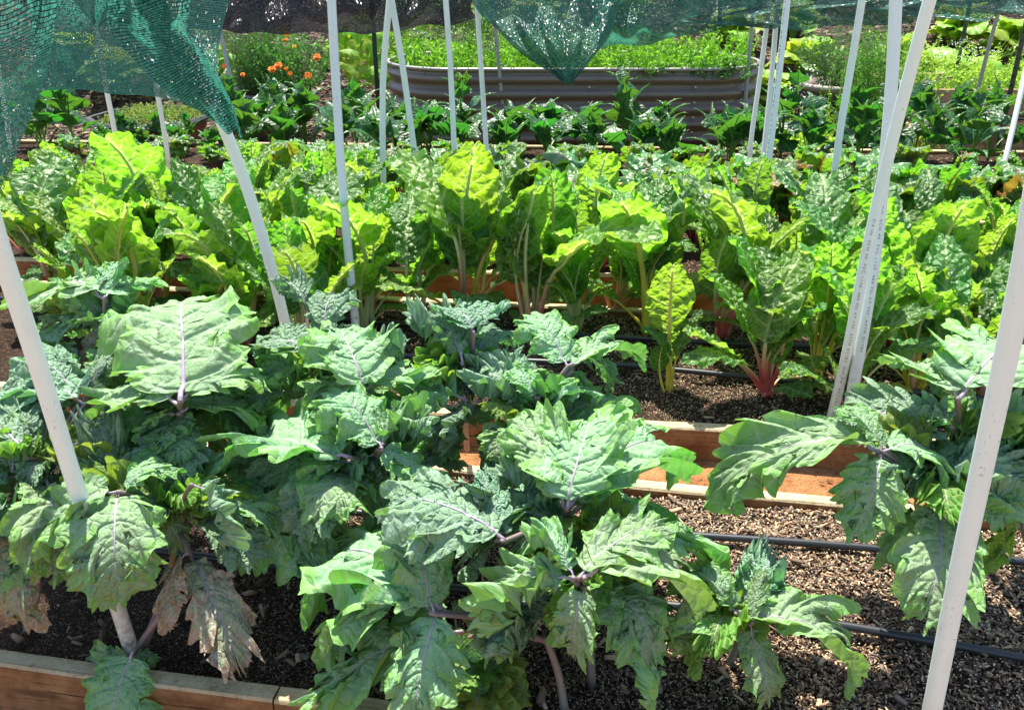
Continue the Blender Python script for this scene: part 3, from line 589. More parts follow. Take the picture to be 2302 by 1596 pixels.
# ------------------------------------------------------------------ kale in the front bed
KP = {  # plant: base pixel on the soil, crown pixel + height, label, leaves (base px,py,z, tip px,py,z, width, roll, variant code)
 'A': ((1272, 1610), (1225, 1430, .27), 'large kale in the middle of the front edge with a forked purple stem', [
    (1000,1375,.37, 735,1290,.30, 1.0, -8, 't'), (985,1375,.38, 935,1596,.20, 1.1, 4, 't'), (975,1380,.39, 900,1190,.47, .95, 0, 't'), (1000,1378,.35, 1135,1440,.26, 1.1, 10, 't'),
    (1040,1420,.28, 690,1560,.16, .8, 0, 't'), (1060,1430,.26, 1060,1510,.17, 1.0, 0, 't'), (990,1380,.36, 760,1450,.24, 1.0, 8, 't')]),
 'B': ((1330, 1540), (1300, 1350, .36), 'bushy kale right of the middle crowded with small curly inner leaves', [
    (1300,1300,.5, 1480,1175,.52, .9, 0, 't'), (1310,1300,.5, 1540,1330,.38, .95, 6, 't'), (1315,1320,.48, 1290,1480,.30, .95, -5, 't'), (1350,1370,.40, 1465,1565,.22, .75, 0, 't'),
    (1300,1310,.48, 1125,1400,.38, .9, 10, 'f'), (1290,1300,.5, 1200,1210,.52, 1.0, 0, 'f'), (1440,1260,.42, 1575,1200,.34, 1.1, 10, 't'), (1380,1390,.36, 1530,1440,.24, .8, 0, 't'),
    (1340,1330,.44, 1400,1430,.36, .9, 0, 'f'), (1260,1340,.42, 1150,1330,.45, .9, 0, 'f')]),
 'C': ((1290, 1420), (1275, 1190, .44), 'tall kale in the bed centre with two broad blue-green upper leaves', [
    (1135,1215,.50, 885,1130,.52, 1.15, -8, 'b'), (1275,1145,.53, 1330,950,.60, 1.2, 0, 't'), (1280,1140,.52, 1500,1020,.50, .85, 14, 't'), (1268,1140,.52, 1150,960,.58, .85, -12, 't'),
    (1290,1150,.46, 1430,1165,.34, 1.1, 10, 't'), (1260,1150,.46, 1165,1175,.36, 1.1, -6, 't'), (1140,1210,.46, 1060,1290,.36, 1.0, 0, 'b'), (1120,1215,.48, 1090,1060,.55, .8, 0, 'b')]),
 'D': ((1640, 1490), (1655, 1400, .26), 'low kale at lower right spreading one long toothed leaf over bare bark', [
    (1650,1375,.33, 1915,1500,.22, .85, -4, 't'), (1655,1380,.33, 1560,1280,.38, .8, 0, 't'), (1685,1400,.31, 1720,1570,.16, .8, 0, 't'), (1690,1400,.32, 1710,1290,.38, .6, 0, 't'),
    (1640,1385,.31, 1480,1440,.26, .8, 0, 't'), (1645,1380,.3, 1550,1500,.2, .8, 0, 'y')]),
 'E': ((315, 1470), (400, 1180, .40), 'kale at lower left with one large purplish brown ageing leaf', [
    (265,1110,.50, 262,1340,.33, 1.15, 0, 't'), (270,1105,.51, 105,1250,.38, .8, -10, 't'), (430,1090,.54, 500,1210,.42, 1.05, 0, 'fb'), (430,1250,.36, 530,1480,.24, .85, 6, 'p'),
    (520,1100,.40, 720,1270,.33, 1.05, 8, 't'), (280,1110,.5, 400,1050,.52, .9, 0, 't'), (420,1240,.4, 375,1400,.28, .7, 0, 'p'), (260,1100,.48, 150,1070,.5, .6, 0, 'y'), (340,1110,.48, 400,1230,.38, .9, 0, 't'),
    (500,1130,.46, 610,1190,.4, .9, 0, 't')]),
 'F': ((60, 1420), (60, 1200, .38), 'kale cut by the left edge with greyish purple lower leaves', [
    (60,1190,.42, 50,1400,.26, 1.1, 0, 'p'), (20,1200,.44, -110,1300,.3, 1.0, 0, 't'), (70,1190,.44, 120,1290,.3, .9, 0, 't'), (70,1180,.42, 10,1240,.36, .9, 0, 'b')]),
 'G': ((80, 1260), (110, 1060, .46), 'shaded bluish kale against the left edge beside the white pipe', [
    (30,1060,.5, 60,930,.56, .9, 0, 'b'), (30,1050,.5, 70,1160,.40, 1.1, 0, 'b'), (60,1030,.52, -80,990,.5, 1.0, 0, 'b'), (270,1095,.46, 225,960,.52, .95, 0, 'fb'), (180,900,.56, 80,800,.62, 1.0, 0, 'b'), (190,910,.56, 60,900,.52, 1.0, 0, 'b'),
    (200,900,.54, 180,1030,.44, .9, 0, 't'), (200,890,.56, 260,800,.58, .7, 0, 'b'), (60,960,.54, 150,900,.56, .8, 0, 'b'), (110,1000,.5, 30,880,.54, .9, 0, 'b')]),
 'H': ((470, 1120), (415, 960, .50), 'biggest sunlit kale left of centre with a broad flat heart of veined leaves', [
    (405,905,.63, 410,690,.70, 1.25, 0, 't'), (410,900,.62, 565,840,.60, 1.1, 12, 't'), (400,910,.62, 275,870,.58, 1.1, -12, 't'), (400,930,.58, 590,960,.50, .9, 8, 't'), (390,930,.58, 330,990,.5, .9, 0, 't'),
    (410,930,.56, 430,1030,.46, .9, 0, 'b'), (380,800,.62, 290,720,.62, .8, 0, 't'), (450,760,.64, 540,720,.62, .8, 0, 'b'), (400,930,.5, 500,1020,.4, .9, 0, 't')]),
 'I': ((250, 850), (240, 760, .58), 'kale at upper left with a pale leaf folded over a mauve midrib', [
    (235,670,.68, 330,640,.66, 1.1, 0, 't'), (240,675,.67, 80,660,.62, 1.0, 0, 't'), (245,720,.62, 210,830,.52, .7, 0, 'p'), (250,700,.62, 310,800,.54, 1.0, 0, 'b'), (235,680,.66, 270,590,.72, .9, 0, 't'), (235,730,.6, 110,780,.54, .9, 0, 'b'), (240,740,.58, 160,740,.58, .8, 0, 't')]),
 'J': ((720, 1010), (700, 880, .52), 'kale behind the middle left with drooping grey-green lobed leaves', [
    (820,885,.60, 760,745,.66, 1.15, 0, 't'), (700,800,.62, 545,790,.62, 1.15, 0, 'b'), (690,700,.66, 630,640,.70, 1.1, 0, 'fb'), (730,760,.63, 770,660,.68, .9, 0, 'b'), (700,810,.58, 640,890,.50, 1.0, 0, 't'),
    (820,880,.58, 960,860,.55, 1.1, 0, 't'), (690,720,.62, 700,800,.56, .9, 0, 'f'), (830,860,.58, 900,770,.62, .9, 0, 'fb')]),
 'K': ((830, 1190), (840, 1060, .42), 'kale in the heart of the bed with long leaves reaching left', [
    (790,1030,.52, 530,1030,.46, 1.0, 0, 't'), (860,1010,.54, 745,890,.60, 1.0, 0, 't'), (850,1010,.53, 970,1100,.46, 1.15, 0, 't'), (800,1040,.48, 640,1130,.38, 1.0, 0, 't'), (860,1000,.54, 950,920,.58, .9, 0, 'f'),
    (840,1060,.44, 870,1200,.32, .9, 0, 't'), (840,1020,.5, 760,1120,.42, .9, 0, 't'), (860,990,.54, 830,900,.58, .9, 0, 't')]),
 'L': ((1050, 1010), (1060, 880, .50), 'kale rising behind the centre against the yellow-green chard', [
    (1065,750,.66, 1000,690,.68, 1.1, 0, 'b'), (1060,745,.66, 1125,690,.68, 1.0, 0, 'b'), (1060,760,.64, 1070,830,.55, 1.0, 0, 't'), (1040,820,.6, 950,740,.62, .9, 0, 'fb'), (1050,900,.54, 920,960,.48, .9, 0, 'f'),
    (1080,900,.54, 1010,1000,.46, .9, 0, 'fb'), (1090,870,.54, 1160,950,.46, 1.0, 0, 't'), (1070,800,.6, 1150,760,.6, .8, 0, 'b'), (1050,880,.54, 990,860,.56, .8, 0, 'fb')]),
 'M': ((1230, 1090), (1200, 960, .48), 'kale right of centre whose outer leaf droops toward bare dark soil', [
    (1275,825,.60, 1430,800,.58, .9, 0, 't'), (1275,825,.60, 1195,715,.66, 1.1, 0, 't'), (1285,835,.58, 1295,930,.46, .9, 0, 't'), (1205,895,.56, 1140,830,.60, 1.0, 0, 't'), (1210,895,.56, 1290,860,.56, .9, 0, 'y'), (1210,930,.5, 1290,950,.44, .9, 0, 'f'),
    (1290,820,.58, 1370,860,.5, .9, 0, 'b'), (1200,920,.52, 1100,940,.48, .9, 0, 'f'), (1220,940,.48, 1170,1010,.42, .9, 0, 'fb')]),
 'N': ((2080, 1330), (2090, 1120, .42), 'drooping kale on the right with one leaf hanging to the bark', [
    (1985,1020,.52, 1630,1115,.38, .62, 0, 't'), (1980,1025,.52, 1925,1200,.36, 1.15, 0, 't'), (1985,1015,.53, 2110,1080,.46, 1.1, 0, 't'), (2110,1135,.42, 2085,1380,.18, 1.05, 0, 't'), (1990,1010,.53, 1895,920,.58, .9, 0, 't'),
    (2100,1100,.44, 2200,1150,.4, .8, 0, 'y'), (2110,1140,.4, 2000,1260,.3, .8, 0, 't')]),
 'O': ((2140, 1150), (2150, 1010, .46), 'tall kale on the right spreading two wide wings before the yellow stalks', [
    (2155,900,.63, 2015,815,.62, 1.0, 0, 't'), (2155,900,.63, 2260,800,.62, 1.05, 0, 't'), (2140,960,.56, 2050,930,.56, .9, 0, 'fb'), (2150,960,.54, 2200,1010,.5, .9, 0, 'f'), (2150,900,.62, 2150,790,.68, 1.1, 0, 't'), (2140,1000,.5, 2090,1060,.45, .9, 0, 'f')]),
 'P': ((2330, 1270), (2310, 1080, .42), 'kale cut by the right edge behind the leaning white pipe', [
    (2310,1050,.50, 2180,1000,.52, 1.1, 0, 't'), (2310,1060,.48, 2250,1170,.4, 1.1, 0, 't'), (2300,1180,.38, 2215,1270,.28, 1.0, 0, 'y'), (2310,1040,.5, 2400,950,.5, 1.0, 0, 't')]),
}
MATC = {'t': (K_TOP, False), 'b': (K_BLUE, False), 'f': (K_TOP, True), 'fb': (K_BLUE, True), 'p': (K_PURP, False), 'y': (K_YEL, False)}
rnd = random.Random(5)
for key, (bp, cp, lab, leaves) in KP.items():
    base = G(bp[0], bp[1], SOILZ - .01); root = empty('kale_plant', base, lab, 'kale', 'russian kale plants in the front bed')
    crown = G(*cp) if len(cp) == 3 else None
    mb = MB(); mb.tube([Vector(p) - base for p in spline([base, base.lerp(crown, .5) + Vector((rnd.uniform(-.02, .02), .01, 0)), crown], 10)], [.0082 - .0003 * i for i in range(10)], 9)
    mb.build('stem', ST_KSTEM, root)
    for i, (bx, by, bz, tx, ty, tz, wd, roll, code) in enumerate(leaves):
        if code != 'p': tz = max(tz, bz - .11)
        else: tz = max(tz, bz - .16); wd *= .85
        m, fr = MATC[code]; Bp = G(bx, by, bz); Tp = G(tx, ty, tz)
        lo = put_leaf(root, kale_var(rnd.randint(1, 9) if not fr else rnd.randint(21, 24), m, fr), Bp, Tp, wd * .80, roll + rnd.uniform(-6, 6), None, 'midrib',
                 'purplish brown ageing leaf' if code == 'p' else None, rnd.uniform(.8, 1.1))
        # leaf stalk running back to the crown
        sm = MB(); d = (Bp - Tp); d.z = 0; mid = Bp.lerp(crown, .45) + Vector((0, 0, .01))
        sm.tube([p - base for p in spline([crown + Vector((0, 0, -.01)), mid, Bp, Bp.lerp(Tp, .04)], 10)], [.0048 - .0002 * q for q in range(10)], 7)
        sm.build('leaf_stalk', ST_KSTEM, root)
    for q in range({'F': 3, 'P': 3, 'B': 2, 'D': 0, 'N': 1, 'O': 3, 'A': 1, 'E': 4, 'C': 5}.get(key, 11)):
        a = rnd.uniform(0, 6.283); Bp = crown + Vector((math.cos(a) * .05, math.sin(a) * .05, rnd.uniform(-.06, .05))); L = rnd.uniform(.09, .165)
        Tp = Bp + Vector((math.cos(a) * L, math.sin(a) * L, rnd.uniform(-.09, .02))); Tp.z = max(Tp.z, .16)
        put_leaf(root, kale_var(rnd.randint(1, 9), rnd.choice([K_TOP, K_TOP, K_BLUE])), Bp, Tp, rnd.uniform(.9, 1.1), rnd.uniform(-20, 20), None, 'midrib')
    # small inner leaves around the crown
    for q in range(9 if key not in 'FP' else 4):
        a = rnd.uniform(0, 6.283); Bp = crown + Vector((math.cos(a) * .01, math.sin(a) * .01, .02)); L = rnd.uniform(.07, .15)
        Tp = Bp + Vector((math.cos(a) * L * .8, math.sin(a) * L * .8, rnd.uniform(.0, .08)))
        fr = rnd.random() < .6
        put_leaf(root, kale_var(rnd.randint(21, 24) if fr else rnd.randint(1, 9), rnd.choice([K_TOP, K_BLUE, K_YEL]), fr, 26), Bp, Tp, 1.0, rnd.uniform(-20, 20), None, 'midrib')
# young leaf that hangs over the front board
base = G(305, 1455, .14); root = empty('kale_plant', base, 'young kale shoot hanging over the front board at lower left', 'kale', 'russian kale plants in the front bed')
mb = MB(); mb.tube([p - base for p in spline([G(425, 1290, .30), G(370, 1370, .24), G(318, 1440, .17), G(296, 1475, .14)], 12)], .0055, 8); mb.build('stem', ST_KSTEM, root)
B0 = G(300, 1462, .19); T0 = G(262, 1625, .085)
put_leaf(root, kale_var(4, K_TOP), B0, T0, 1.05, 0, Vector((0, -1, .5)), 'midrib')
put_leaf(root, kale_var(22, K_TOP, True), G(300, 1475, .15), G(345, 1490, .13), .9, 0, None, 'midrib'); put_leaf(root, kale_var(6, K_TOP), G(300, 1475, .15), G(215, 1500, .1), .9, 0, Vector((0, -1, .6)), 'midrib')
for (bpx, tips, lab) in [((1085, 1500), [(1030, 1545), (1110, 1560), (1060, 1600), (1120, 1500)], 'small yellow-green kale seedling by the front board in the middle'),
                         ((800, 1215), [(765, 1210), (830, 1190), (800, 1250)], 'tiny frilly kale seedling under the middle leaves')]:
    base = G(bpx[0], bpx[1], .13); root = empty('kale_seedling', base, lab, 'kale seedling')
    for t in tips: put_leaf(root, kale_var(rnd.randint(1, 8), K_YEL), base, G(t[0], t[1], .19), 1.1, rnd.uniform(-20, 20), None, 'midrib')

# ------------------------------------------------------------------ chard
SM = {'w': ST_WHITE, 'r': ST_RED, 'y': ST_YEL, 'p': ST_PINK}
HNAME = {'w': 'pale green', 'r': 'red', 'y': 'yellow', 'p': 'pink'}
def chard_plant(base, stalk, specs, lab, nrand=8, h=.42, seed=0, group='swiss chard plants in rows'):
    rd = random.Random(seed); root = empty('chard_plant', base, lab, 'swiss chard', group)
    for (T, wd, roll, m) in specs:
        put_leaf(root, chard_var(rd.randint(1, 9), m or rd.choice([C_TOP, C_TOP, C_DARK]), SM[stalk]), base + Vector((rd.uniform(-.015, .015), rd.uniform(-.01, .01), 0)), T, wd, roll, None, 'stalk')
    a0 = rd.uniform(0, 6.283)
    for i in range(nrand):
        a = a0 + i * 2.4 + rd.uniform(-.4, .4); tilt = rd.uniform(.05, .5) + (.5 if rd.random() < .2 else 0); L = h * rd.uniform(.58, 1.2)
        d = Vector((math.cos(a) * math.sin(tilt), math.sin(a) * math.sin(tilt), math.cos(tilt)))
        B = base + Vector((math.cos(a) * .018, math.sin(a) * .018, 0))
        sm_ = SM[stalk] if rd.random() < .8 else SM[rd.choice('wyp')]
        put_leaf(root, chard_var(rd.randint(1, 9), rd.choice([C_TOP, C_TOP, C_TOP, C_DARK, C_DARK]), sm_), B, B + d * L, rd.uniform(.8, 1.25), rd.uniform(-25, 25), None, 'stalk')
    for i in range(2 if nrand > 3 else 0):
        a = a0 + i * 1.6 + rd.uniform(-.4, .4); tilt = rd.uniform(.85, 1.3); L = h * rd.uniform(.5, .75)
        d = Vector((math.cos(a) * math.sin(tilt), math.sin(a) * math.sin(tilt), math.cos(tilt)))
        put_leaf(root, chard_var(rd.randint(1, 9), rd.choice([C_TOP, C_DARK, C_DARK]), SM[stalk]), base, base + d * L, rd.uniform(1, 1.4), rd.uniform(-20, 20), None, 'stalk')
    return root
def sg(x, y): return G(x, y, SOILZ - .008)
def up(base, px, py, dy=0.0): return V(px, py, base.y + dy)
HERO = [  # base px, stalk, [(tip px, dy, width, roll, mat)], label, random leaves, height
 ((1505, 880), 'y', [((1512, 598), -.02, 1.15, 0, C_TOP), ((1575, 700), .03, .8, 0, C_DARK), ((1450, 740), .03, .8, 0, C_DARK)], 'small chard with yellow stalks and one upright lime leaf on bare soil', 2, .2),
 ((1722, 888), 'r', [((1650, 535), .08, 1.0, 0, C_TOP), ((1800, 575), .06, 1.0, 10, C_TOP), ((1545, 745), -.1, .9, 0, C_TOP), ((1548, 815), -.16, .9, 0, C_DARK), ((1850, 690), -.08, .8, 0, C_DARK), ((1710, 560), .1, 1.0, 0, C_DARK), ((1600, 620), .06, .9, -10, C_TOP), ((1760, 640), .0, .9, 0, C_TOP), ((1880, 880), -.12, .8, 0, C_TOP)], 'red stalked chard fan standing alone nearest the bare soil', 4, .3),
 ((1905, 935), 'r', [((1975, 560), .05, 1.05, 0, C_TOP), ((1850, 610), .04, 1.0, 0, C_TOP), ((2090, 700), .0, .9, 0, C_DARK), ((2050, 880), -.05, 1.0, 0, C_YEL), ((1760, 830), -.05, .9, 0, C_DARK), ((2120, 780), -.02, .9, 0, C_DARK)], 'red stalked chard directly behind the crossed white pipes', 3, .36),
 ((2110, 805), 'y', [((2170, 455), .05, 1.3, 0, C_TOP), ((2030, 600), .02, 1.1, 0, C_DARK), ((2250, 600), .0, 1.1, 0, C_DARK), ((2200, 690), -.08, 1.0, 0, C_TOP), ((2100, 560), .1, 1.0, 0, C_DARK)], 'chard with thick golden stalks and a huge lime leaf at right', 5, .4),
 ((2190, 790), 'r', [((2270, 560), .05, 1.1, 0, C_DARK), ((2302, 700), .0, 1.0, 0, C_TOP)], 'red stalked chard beside the golden one at right', 6, .36),
 ((345, 682), 'p', [((238, 308), .0, 1.1, 0, C_TOP), ((330, 395), .1, 1.0, 0, C_DARK), ((190, 470), -.08, 1.0, 0, C_TOP), ((260, 500), -.1, 1.1, 0, C_TOP), ((420, 450), .05, 1.0, 0, C_DARK), ((330, 455), -.15, .8, 0, C_TOP)], 'tallest chard at left with a towering broad lime leaf', 5, .42),
 ((510, 662), 'p', [((500, 400), .1, 1.1, 0, C_DARK), ((430, 500), .0, 1.0, 0, C_TOP), ((560, 470), .03, 1.0, 0, C_TOP), ((380, 385), .2, .9, 0, C_TOP), ((600, 560), -.05, .9, 0, C_TOP)], 'chard with a sheaf of salmon pink stalks left of the leaning pipe', 5, .4),
 ((165, 650), 'y', [((90, 340), .15, 1.0, 0, C_TOP), ((240, 500), -.02, 1.0, 0, C_TOP), ((60, 520), .0, 1.0, 0, C_TOP), ((130, 560), -.1, 1.1, 0, C_DARK)], 'yellow ribbed chard near the left edge above the kale', 5, .4),
 ((930, 722), 'w', [((968, 545), -.03, 1.35, 0, C_TOP), ((820, 610), -.08, 1.3, 0, C_TOP), ((1040, 590), .0, 1.0, 0, C_TOP), ((930, 440), .2, 1.0, 0, C_DARK)], 'chard in the centre with one oval yellow-green leaf facing the viewer', 4, .34),
 ((1070, 690), 'p', [((1120, 510), .0, 1.1, 0, C_TOP), ((1020, 500), .05, 1.0, 0, C_TOP), ((1180, 560), .0, 1.0, 0, C_DARK)], 'pink stalked chard just right of centre in front of the clay path', 4, .34),
 ((1290, 745), 'w', [((1290, 470), .05, 1.3, 0, C_DARK), ((1190, 560), -.02, 1.1, 0, C_TOP), ((1370, 560), .0, 1.1, 0, C_TOP), ((1240, 640), -.1, 1.1, 0, C_TOP), ((1370, 640), -.1, 1.1, 0, C_DARK)], 'chard with a broad dark white ribbed leaf in the middle of the bed', 5, .4),
 ((745, 580), 'r', [((700, 345), .02, .8, 0, C_TOP), ((830, 500), -.05, 1.2, 0, C_YEL), ((770, 460), .0, 1.0, 0, C_DARK)], 'chard with an orange-red bare stalk beside the upright pipe', 5, .38),
 ((830, 575), 'r', [((860, 480), -.02, 1.2, 0, C_YEL), ((800, 440), .1, 1.0, 0, C_TOP)], 'chard with orange veined yellowing leaf right of the upright pipe', 5, .38),
 ((680, 700), 'w', [((690, 520), -.02, 1.2, 0, C_TOP), ((760, 580), .0, 1.0, 0, C_TOP), ((620, 560), .05, 1.0, 0, C_DARK)], 'pale ribbed chard between the two nearest left pipes', 4, .34),
 ((1650, 720), 'w', [((1520, 400), .1, 1.3, 0, C_DARK), ((1600, 420), .1, 1.2, 0, C_TOP), ((1700, 470), .0, 1.1, 0, C_TOP)], 'large leafed chard behind the lone red stalked one', 6, .44),
 ((1500, 650), 'w', [((1520, 395), .05, 1.4, 0, C_TOP), ((1430, 540), .0, 1.1, 0, C_TOP)], 'tall lime leafed chard right of centre with a flat upright leaf', 6, .42),
 ((1385, 705), 'p', [((1400, 560), .0, 1.1, 0, C_DARK), ((1450, 640), -.04, 1.1, 0, C_TOP), ((1330, 630), -.05, 1.1, 0, C_DARK)], 'low dark chard right of the broad white ribbed leaf', 7, .33),
 ((1185, 720), 'w', [((1150, 570), .0, 1.1, 0, C_TOP), ((1230, 610), -.04, 1.1, 0, C_DARK)], 'low chard between the pink stalked one and the broad white ribbed leaf', 7, .33),
 ((830, 705), 'r', [((800, 600), .0, 1.1, 0, C_DARK), ((880, 620), -.04, 1.1, 0, C_TOP)], 'low red stalked chard left of the oval yellow-green leaf', 6, .32),
 ((1690, 610), 'w', [((1670, 370), .05, 1.2, 0, C_DARK), ((1730, 470), .0, 1.0, 0, C_TOP)], 'deep green chard at the foot of the three thin right pipes', 6, .42)]
for i, (bp, st, sp, lab, nr, h) in enumerate(HERO):
    b = sg(*bp); chard_plant(b, st, [(up(b, t[0], t[1], dy), wd, ro, m) for (t, dy, wd, ro, m) in sp], lab, nr, h, 100 + i)
ORD = ['first', 'second', 'third', 'fourth', 'fifth', 'sixth', 'seventh', 'eighth', 'ninth', 'tenth', 'eleventh', 'twelfth', 'thirteenth', 'fourteenth', 'fifteenth', 'sixteenth', 'seventeenth', 'eighteenth', 'nineteenth', 'twentieth'] + ['twenty-' + x for x in ('first', 'second', 'third', 'fourth', 'fifth', 'sixth', 'seventh', 'eighth', 'ninth')]
hero_b = [sg(*h[0]) for h in HERO]
def row(bed, b, a0, a1, step, seed, fn, avoid=.10, jit=.05):
    rd = random.Random(seed); out = []; a = a0
    while a < a1:
        p = bed.P(a + rd.uniform(-jit, jit), b + rd.uniform(-jit, jit), SOILZ - .008)
        if all((p - q).length > avoid for q in hero_b): out.append(p)
        a += step
    for i, p in enumerate(out): fn(i, p, rd)
def mk_chard(rowname, hh):
    def f(i, p, rd):
        st = rd.choice('wpprryr'); chard_plant(p, st, [], '%s stalked leafy chard, %s from left in %s' % (HNAME[st], ORD[i], rowname), rd.randint(7, 9), hh * rd.uniform(.85, 1.12), rd.randint(0, 9999))
    return f
row(b2, .64, -1.75, .25, .19, 1, mk_chard('second chard row', .5))
row(b2, .66, .4, 2.1, .2, 11, mk_chard('second chard row right of the gap', .48))
row(b2, .30, -1.5, -.5, .26, 2, mk_chard('front chard row at left', .42))
row(b2, .34, .9, 1.9, .26, 12, mk_chard('front chard row at right', .44))
row(b3, .10, -2.1, 2.6, .22, 3, mk_chard('third chard row', .38), .1)
row(b3, .44, -2.3, -.1, .27, 4, mk_chard('fourth chard row', .35), .12, .06)

# ------------------------------------------------------------------ beets
BEET_SETS = []
def beet(i, p, rd, rowname='', h=.34, n=8):
    root = empty('beet_plant', p, 'glossy beet with dark red stalks, %s from left in %s' % (ORD[i], rowname), 'beet', 'beet plants in rows')
    a0 = rd.uniform(0, 6.28)
    for k in range(n):
        a = a0 + k * 2.4 + rd.uniform(-.4, .4); tilt = rd.uniform(.08, .5); L = h * rd.uniform(.6, 1.12)
        d = Vector((math.cos(a) * math.sin(tilt), math.sin(a) * math.sin(tilt), math.cos(tilt)))
        put_leaf(root, beet_var(rd.randint(1, 8), B_TOP if rd.random() < .95 else B_OLD), p, p + d * L, rd.uniform(.85, 1.4), rd.uniform(-30, 30), None, 'stalk')
    if rd.random() < .7:
        mb = MB(); mb.lathe([(.001, -.02), (.016, -.012), (.02, .003), (.012, .016), (.004, .022)], k=12); mb.build('root_top', ST_BEET, root)
row(b3, .74, -1.2, 3.0, .20, 5, lambda i, p, rd: beet(i, p, rd, 'second beet row', .31, 10), 0, .05)
row(b3, .46, .05, 2.9, .23, 15, lambda i, p, rd: beet(i, p, rd, 'front beet row', .33, 10), 0, .05)
row(b4, .12, -2.6, 3.5, .22, 6, lambda i, p, rd: beet(i, p, rd, 'back beet row', .19, 9), 0, .06)
bsmall = sg(75, 745); beetr = random.Random(3)
root = empty('beet_plant', bsmall, 'lone small beet at the left edge behind the kale', 'beet')
for k in range(5):
    a = k * 1.3; put_leaf(root, beet_var(k + 1), bsmall, bsmall + Vector((math.cos(a) * .06, math.sin(a) * .05, .17)), 1.1, 0, None, 'stalk')

# ------------------------------------------------------------------ spinach
def spinach(i, p, rd, rowname, tall=.36):
    sc_ = .6 if -2.5 < p.x < -1.8 else 1; tall *= sc_
    root = empty('spinach_plant', p, 'dark green bolting spinach, %s from left in %s' % (ORD[i], rowname), 'spinach', 'spinach plants before the planters')
    mb = MB(); st = [Vector((0, 0, 0)), Vector((rd.uniform(-.02, .02), rd.uniform(-.02, .02), tall * .5)), Vector((rd.uniform(-.03, .03), rd.uniform(-.03, .03), tall * .95))]
    P = spline(st, 12); mb.tube(P, [.007 - .0004 * q for q in range(12)], 7); mb.build('stem', ST_GREEN, root); a0 = rd.uniform(0, 6.28)
    n = 15
    for k in range(n):
        t = k / n; a = a0 + k * 2.4; L = sc_ * (.36 - .2 * t) * rd.uniform(.75, 1.2); tilt = rd.uniform(.45, 1.15) * (1 - .55 * t)
        B = p + P[min(int(t * 11.9), 11)]; d = Vector((math.cos(a) * math.sin(tilt), math.sin(a) * math.sin(tilt), math.cos(tilt)))
        put_leaf(root, spin_var(rd.randint(1, 7)), B, B + d * L, rd.uniform(1.1, 2.0), rd.uniform(-25, 25), None, 'stalk')
row(b4, .42, -3.3, 3.6, .25, 8, lambda i, p, rd: spinach(i, p, rd, 'front spinach row', (.18 if -.8 < p.x < 1.6 else .32) * rd.uniform(.8, 1.15)), 0, .07)
row(b4, .74, -3.3, 3.6, .25, 9, lambda i, p, rd: spinach(i, p, rd, 'back spinach row', ((.44 if i % 4 == 0 else .17) if -.8 < p.x < 1.7 else .38) * rd.uniform(.85, 1.1)), 0, .07)

# ------------------------------------------------------------------ poles
POLE_PATHS = {}
def pole(pxs, base_py_z, ytop, label, r=.0134, mat=PVC, ext=None, name='pvc_pipe', group='white pvc hoop pipes', zb=None):
    """pxs: pixels from the bottom up; distance runs from the base plane to ytop"""
    zb = .0 if zb is None else zb
    b = G(pxs[0][0], pxs[0][1], zb); H = pxs[0][1] - pxs[-1][1]; pts = []
    for (x, y) in pxs:
        t = (pxs[0][1] - y) / H; pts.append(V(x, y, b.y + (ytop - b.y) * t))
    d = (pts[-1] - pts[-2]).normalized(); top = pts[-1] + d * .18; pts.append(top); pts.append(top + (d + Vector((0, -.15, -.05))).normalized() * .2)
    mb = MB(); path = spline(pts, 48); mb.tube([p - b for p in path], r, 20); o = mb.build(name, mat); o.location = b; POLE_PATHS[label] = (path, r)
    return tag(o, label, 'pipe', group)
pole([(310, 1500), (292, 1450), (240, 1290), (170, 1090), (95, 850), (40, 680), (0, 560), (-45, 400), (-85, 230)], None, 1.1, 'white pipe leaning out at the left edge through the kale', zb=.1)
R1 = pole([(2055, 1790), (2095, 1596), (2150, 1320), (2210, 1040), (2262, 800), (2302, 600), (2345, 350)], None, .92, 'thick dusty white pipe nearest the viewer at the right edge', zb=.12)
pole([(690, 990), (672, 880), (648, 760), (620, 640), (580, 500), (540, 380), (500, 280), (455, 180), (410, 60)], None, 2.1, 'white pipe leaning left whose top is wrapped in green net', .0143, zb=0)
pole([(808, 800), (790, 640), (770, 420), (757, 220), (745, 0), (738, -120)], None, 2.9, 'upright white pipe left of centre crossing the black net', zb=.13)
pole([(862, 520), (862, 420), (860, 280), (863, 150), (876, 0), (890, -90)], None, 4.0, 'curved white pipe of the close pair, standing straight', zb=.13)
pole([(960, 520), (943, 430), (926, 300), (905, 150), (880, 0), (862, -90)], None, 3.95, 'creamy white pipe of the close pair, leaning right at its foot', zb=.13)
pole([(1027, 505), (1022, 360), (1014, 180), (1002, 0), (994, -90)], None, 4.15, 'thin white pipe before the left end of the steel planter', .0125, zb=.13)
pole([(1102, 460), (1098, 410), (1088, 250), (1076, 70), (1068, -60)], None, 4.5, 'thin white pipe under the corner where black and green nets meet', .0125, zb=.13)
pole([(1145, 350), (1130, 235), (1118, 110), (1106, -20)], None, 6.0, 'faint grey pipe right in front of the steel planter', .0125, PVC_GREY, zb=.0)
pole([(560, 372), (530, 230), (495, 75), (478, 0)], None, 6.0, 'grey pipe before the marigold pot', .0135, PVC_GREY, zb=0)
pole([(272, 405), (262, 320), (240, 205), (222, 100), (205, 0)], None, 4.9, 'white pipe before the low octagonal planter, left of its twin', .0135, zb=.1)
pole([(390, 430), (382, 385), (368, 290), (352, 200), (335, 80), (325, 0)], None, 4.7, 'white pipe before the low octagonal planter, right of its twin', .0125, zb=.1)
pole([(38, 420), (28, 360), (8, 230), (-10, 120)], None, 4.7, 'white pipe mostly hidden by green net at the left edge', .0125, zb=.1)
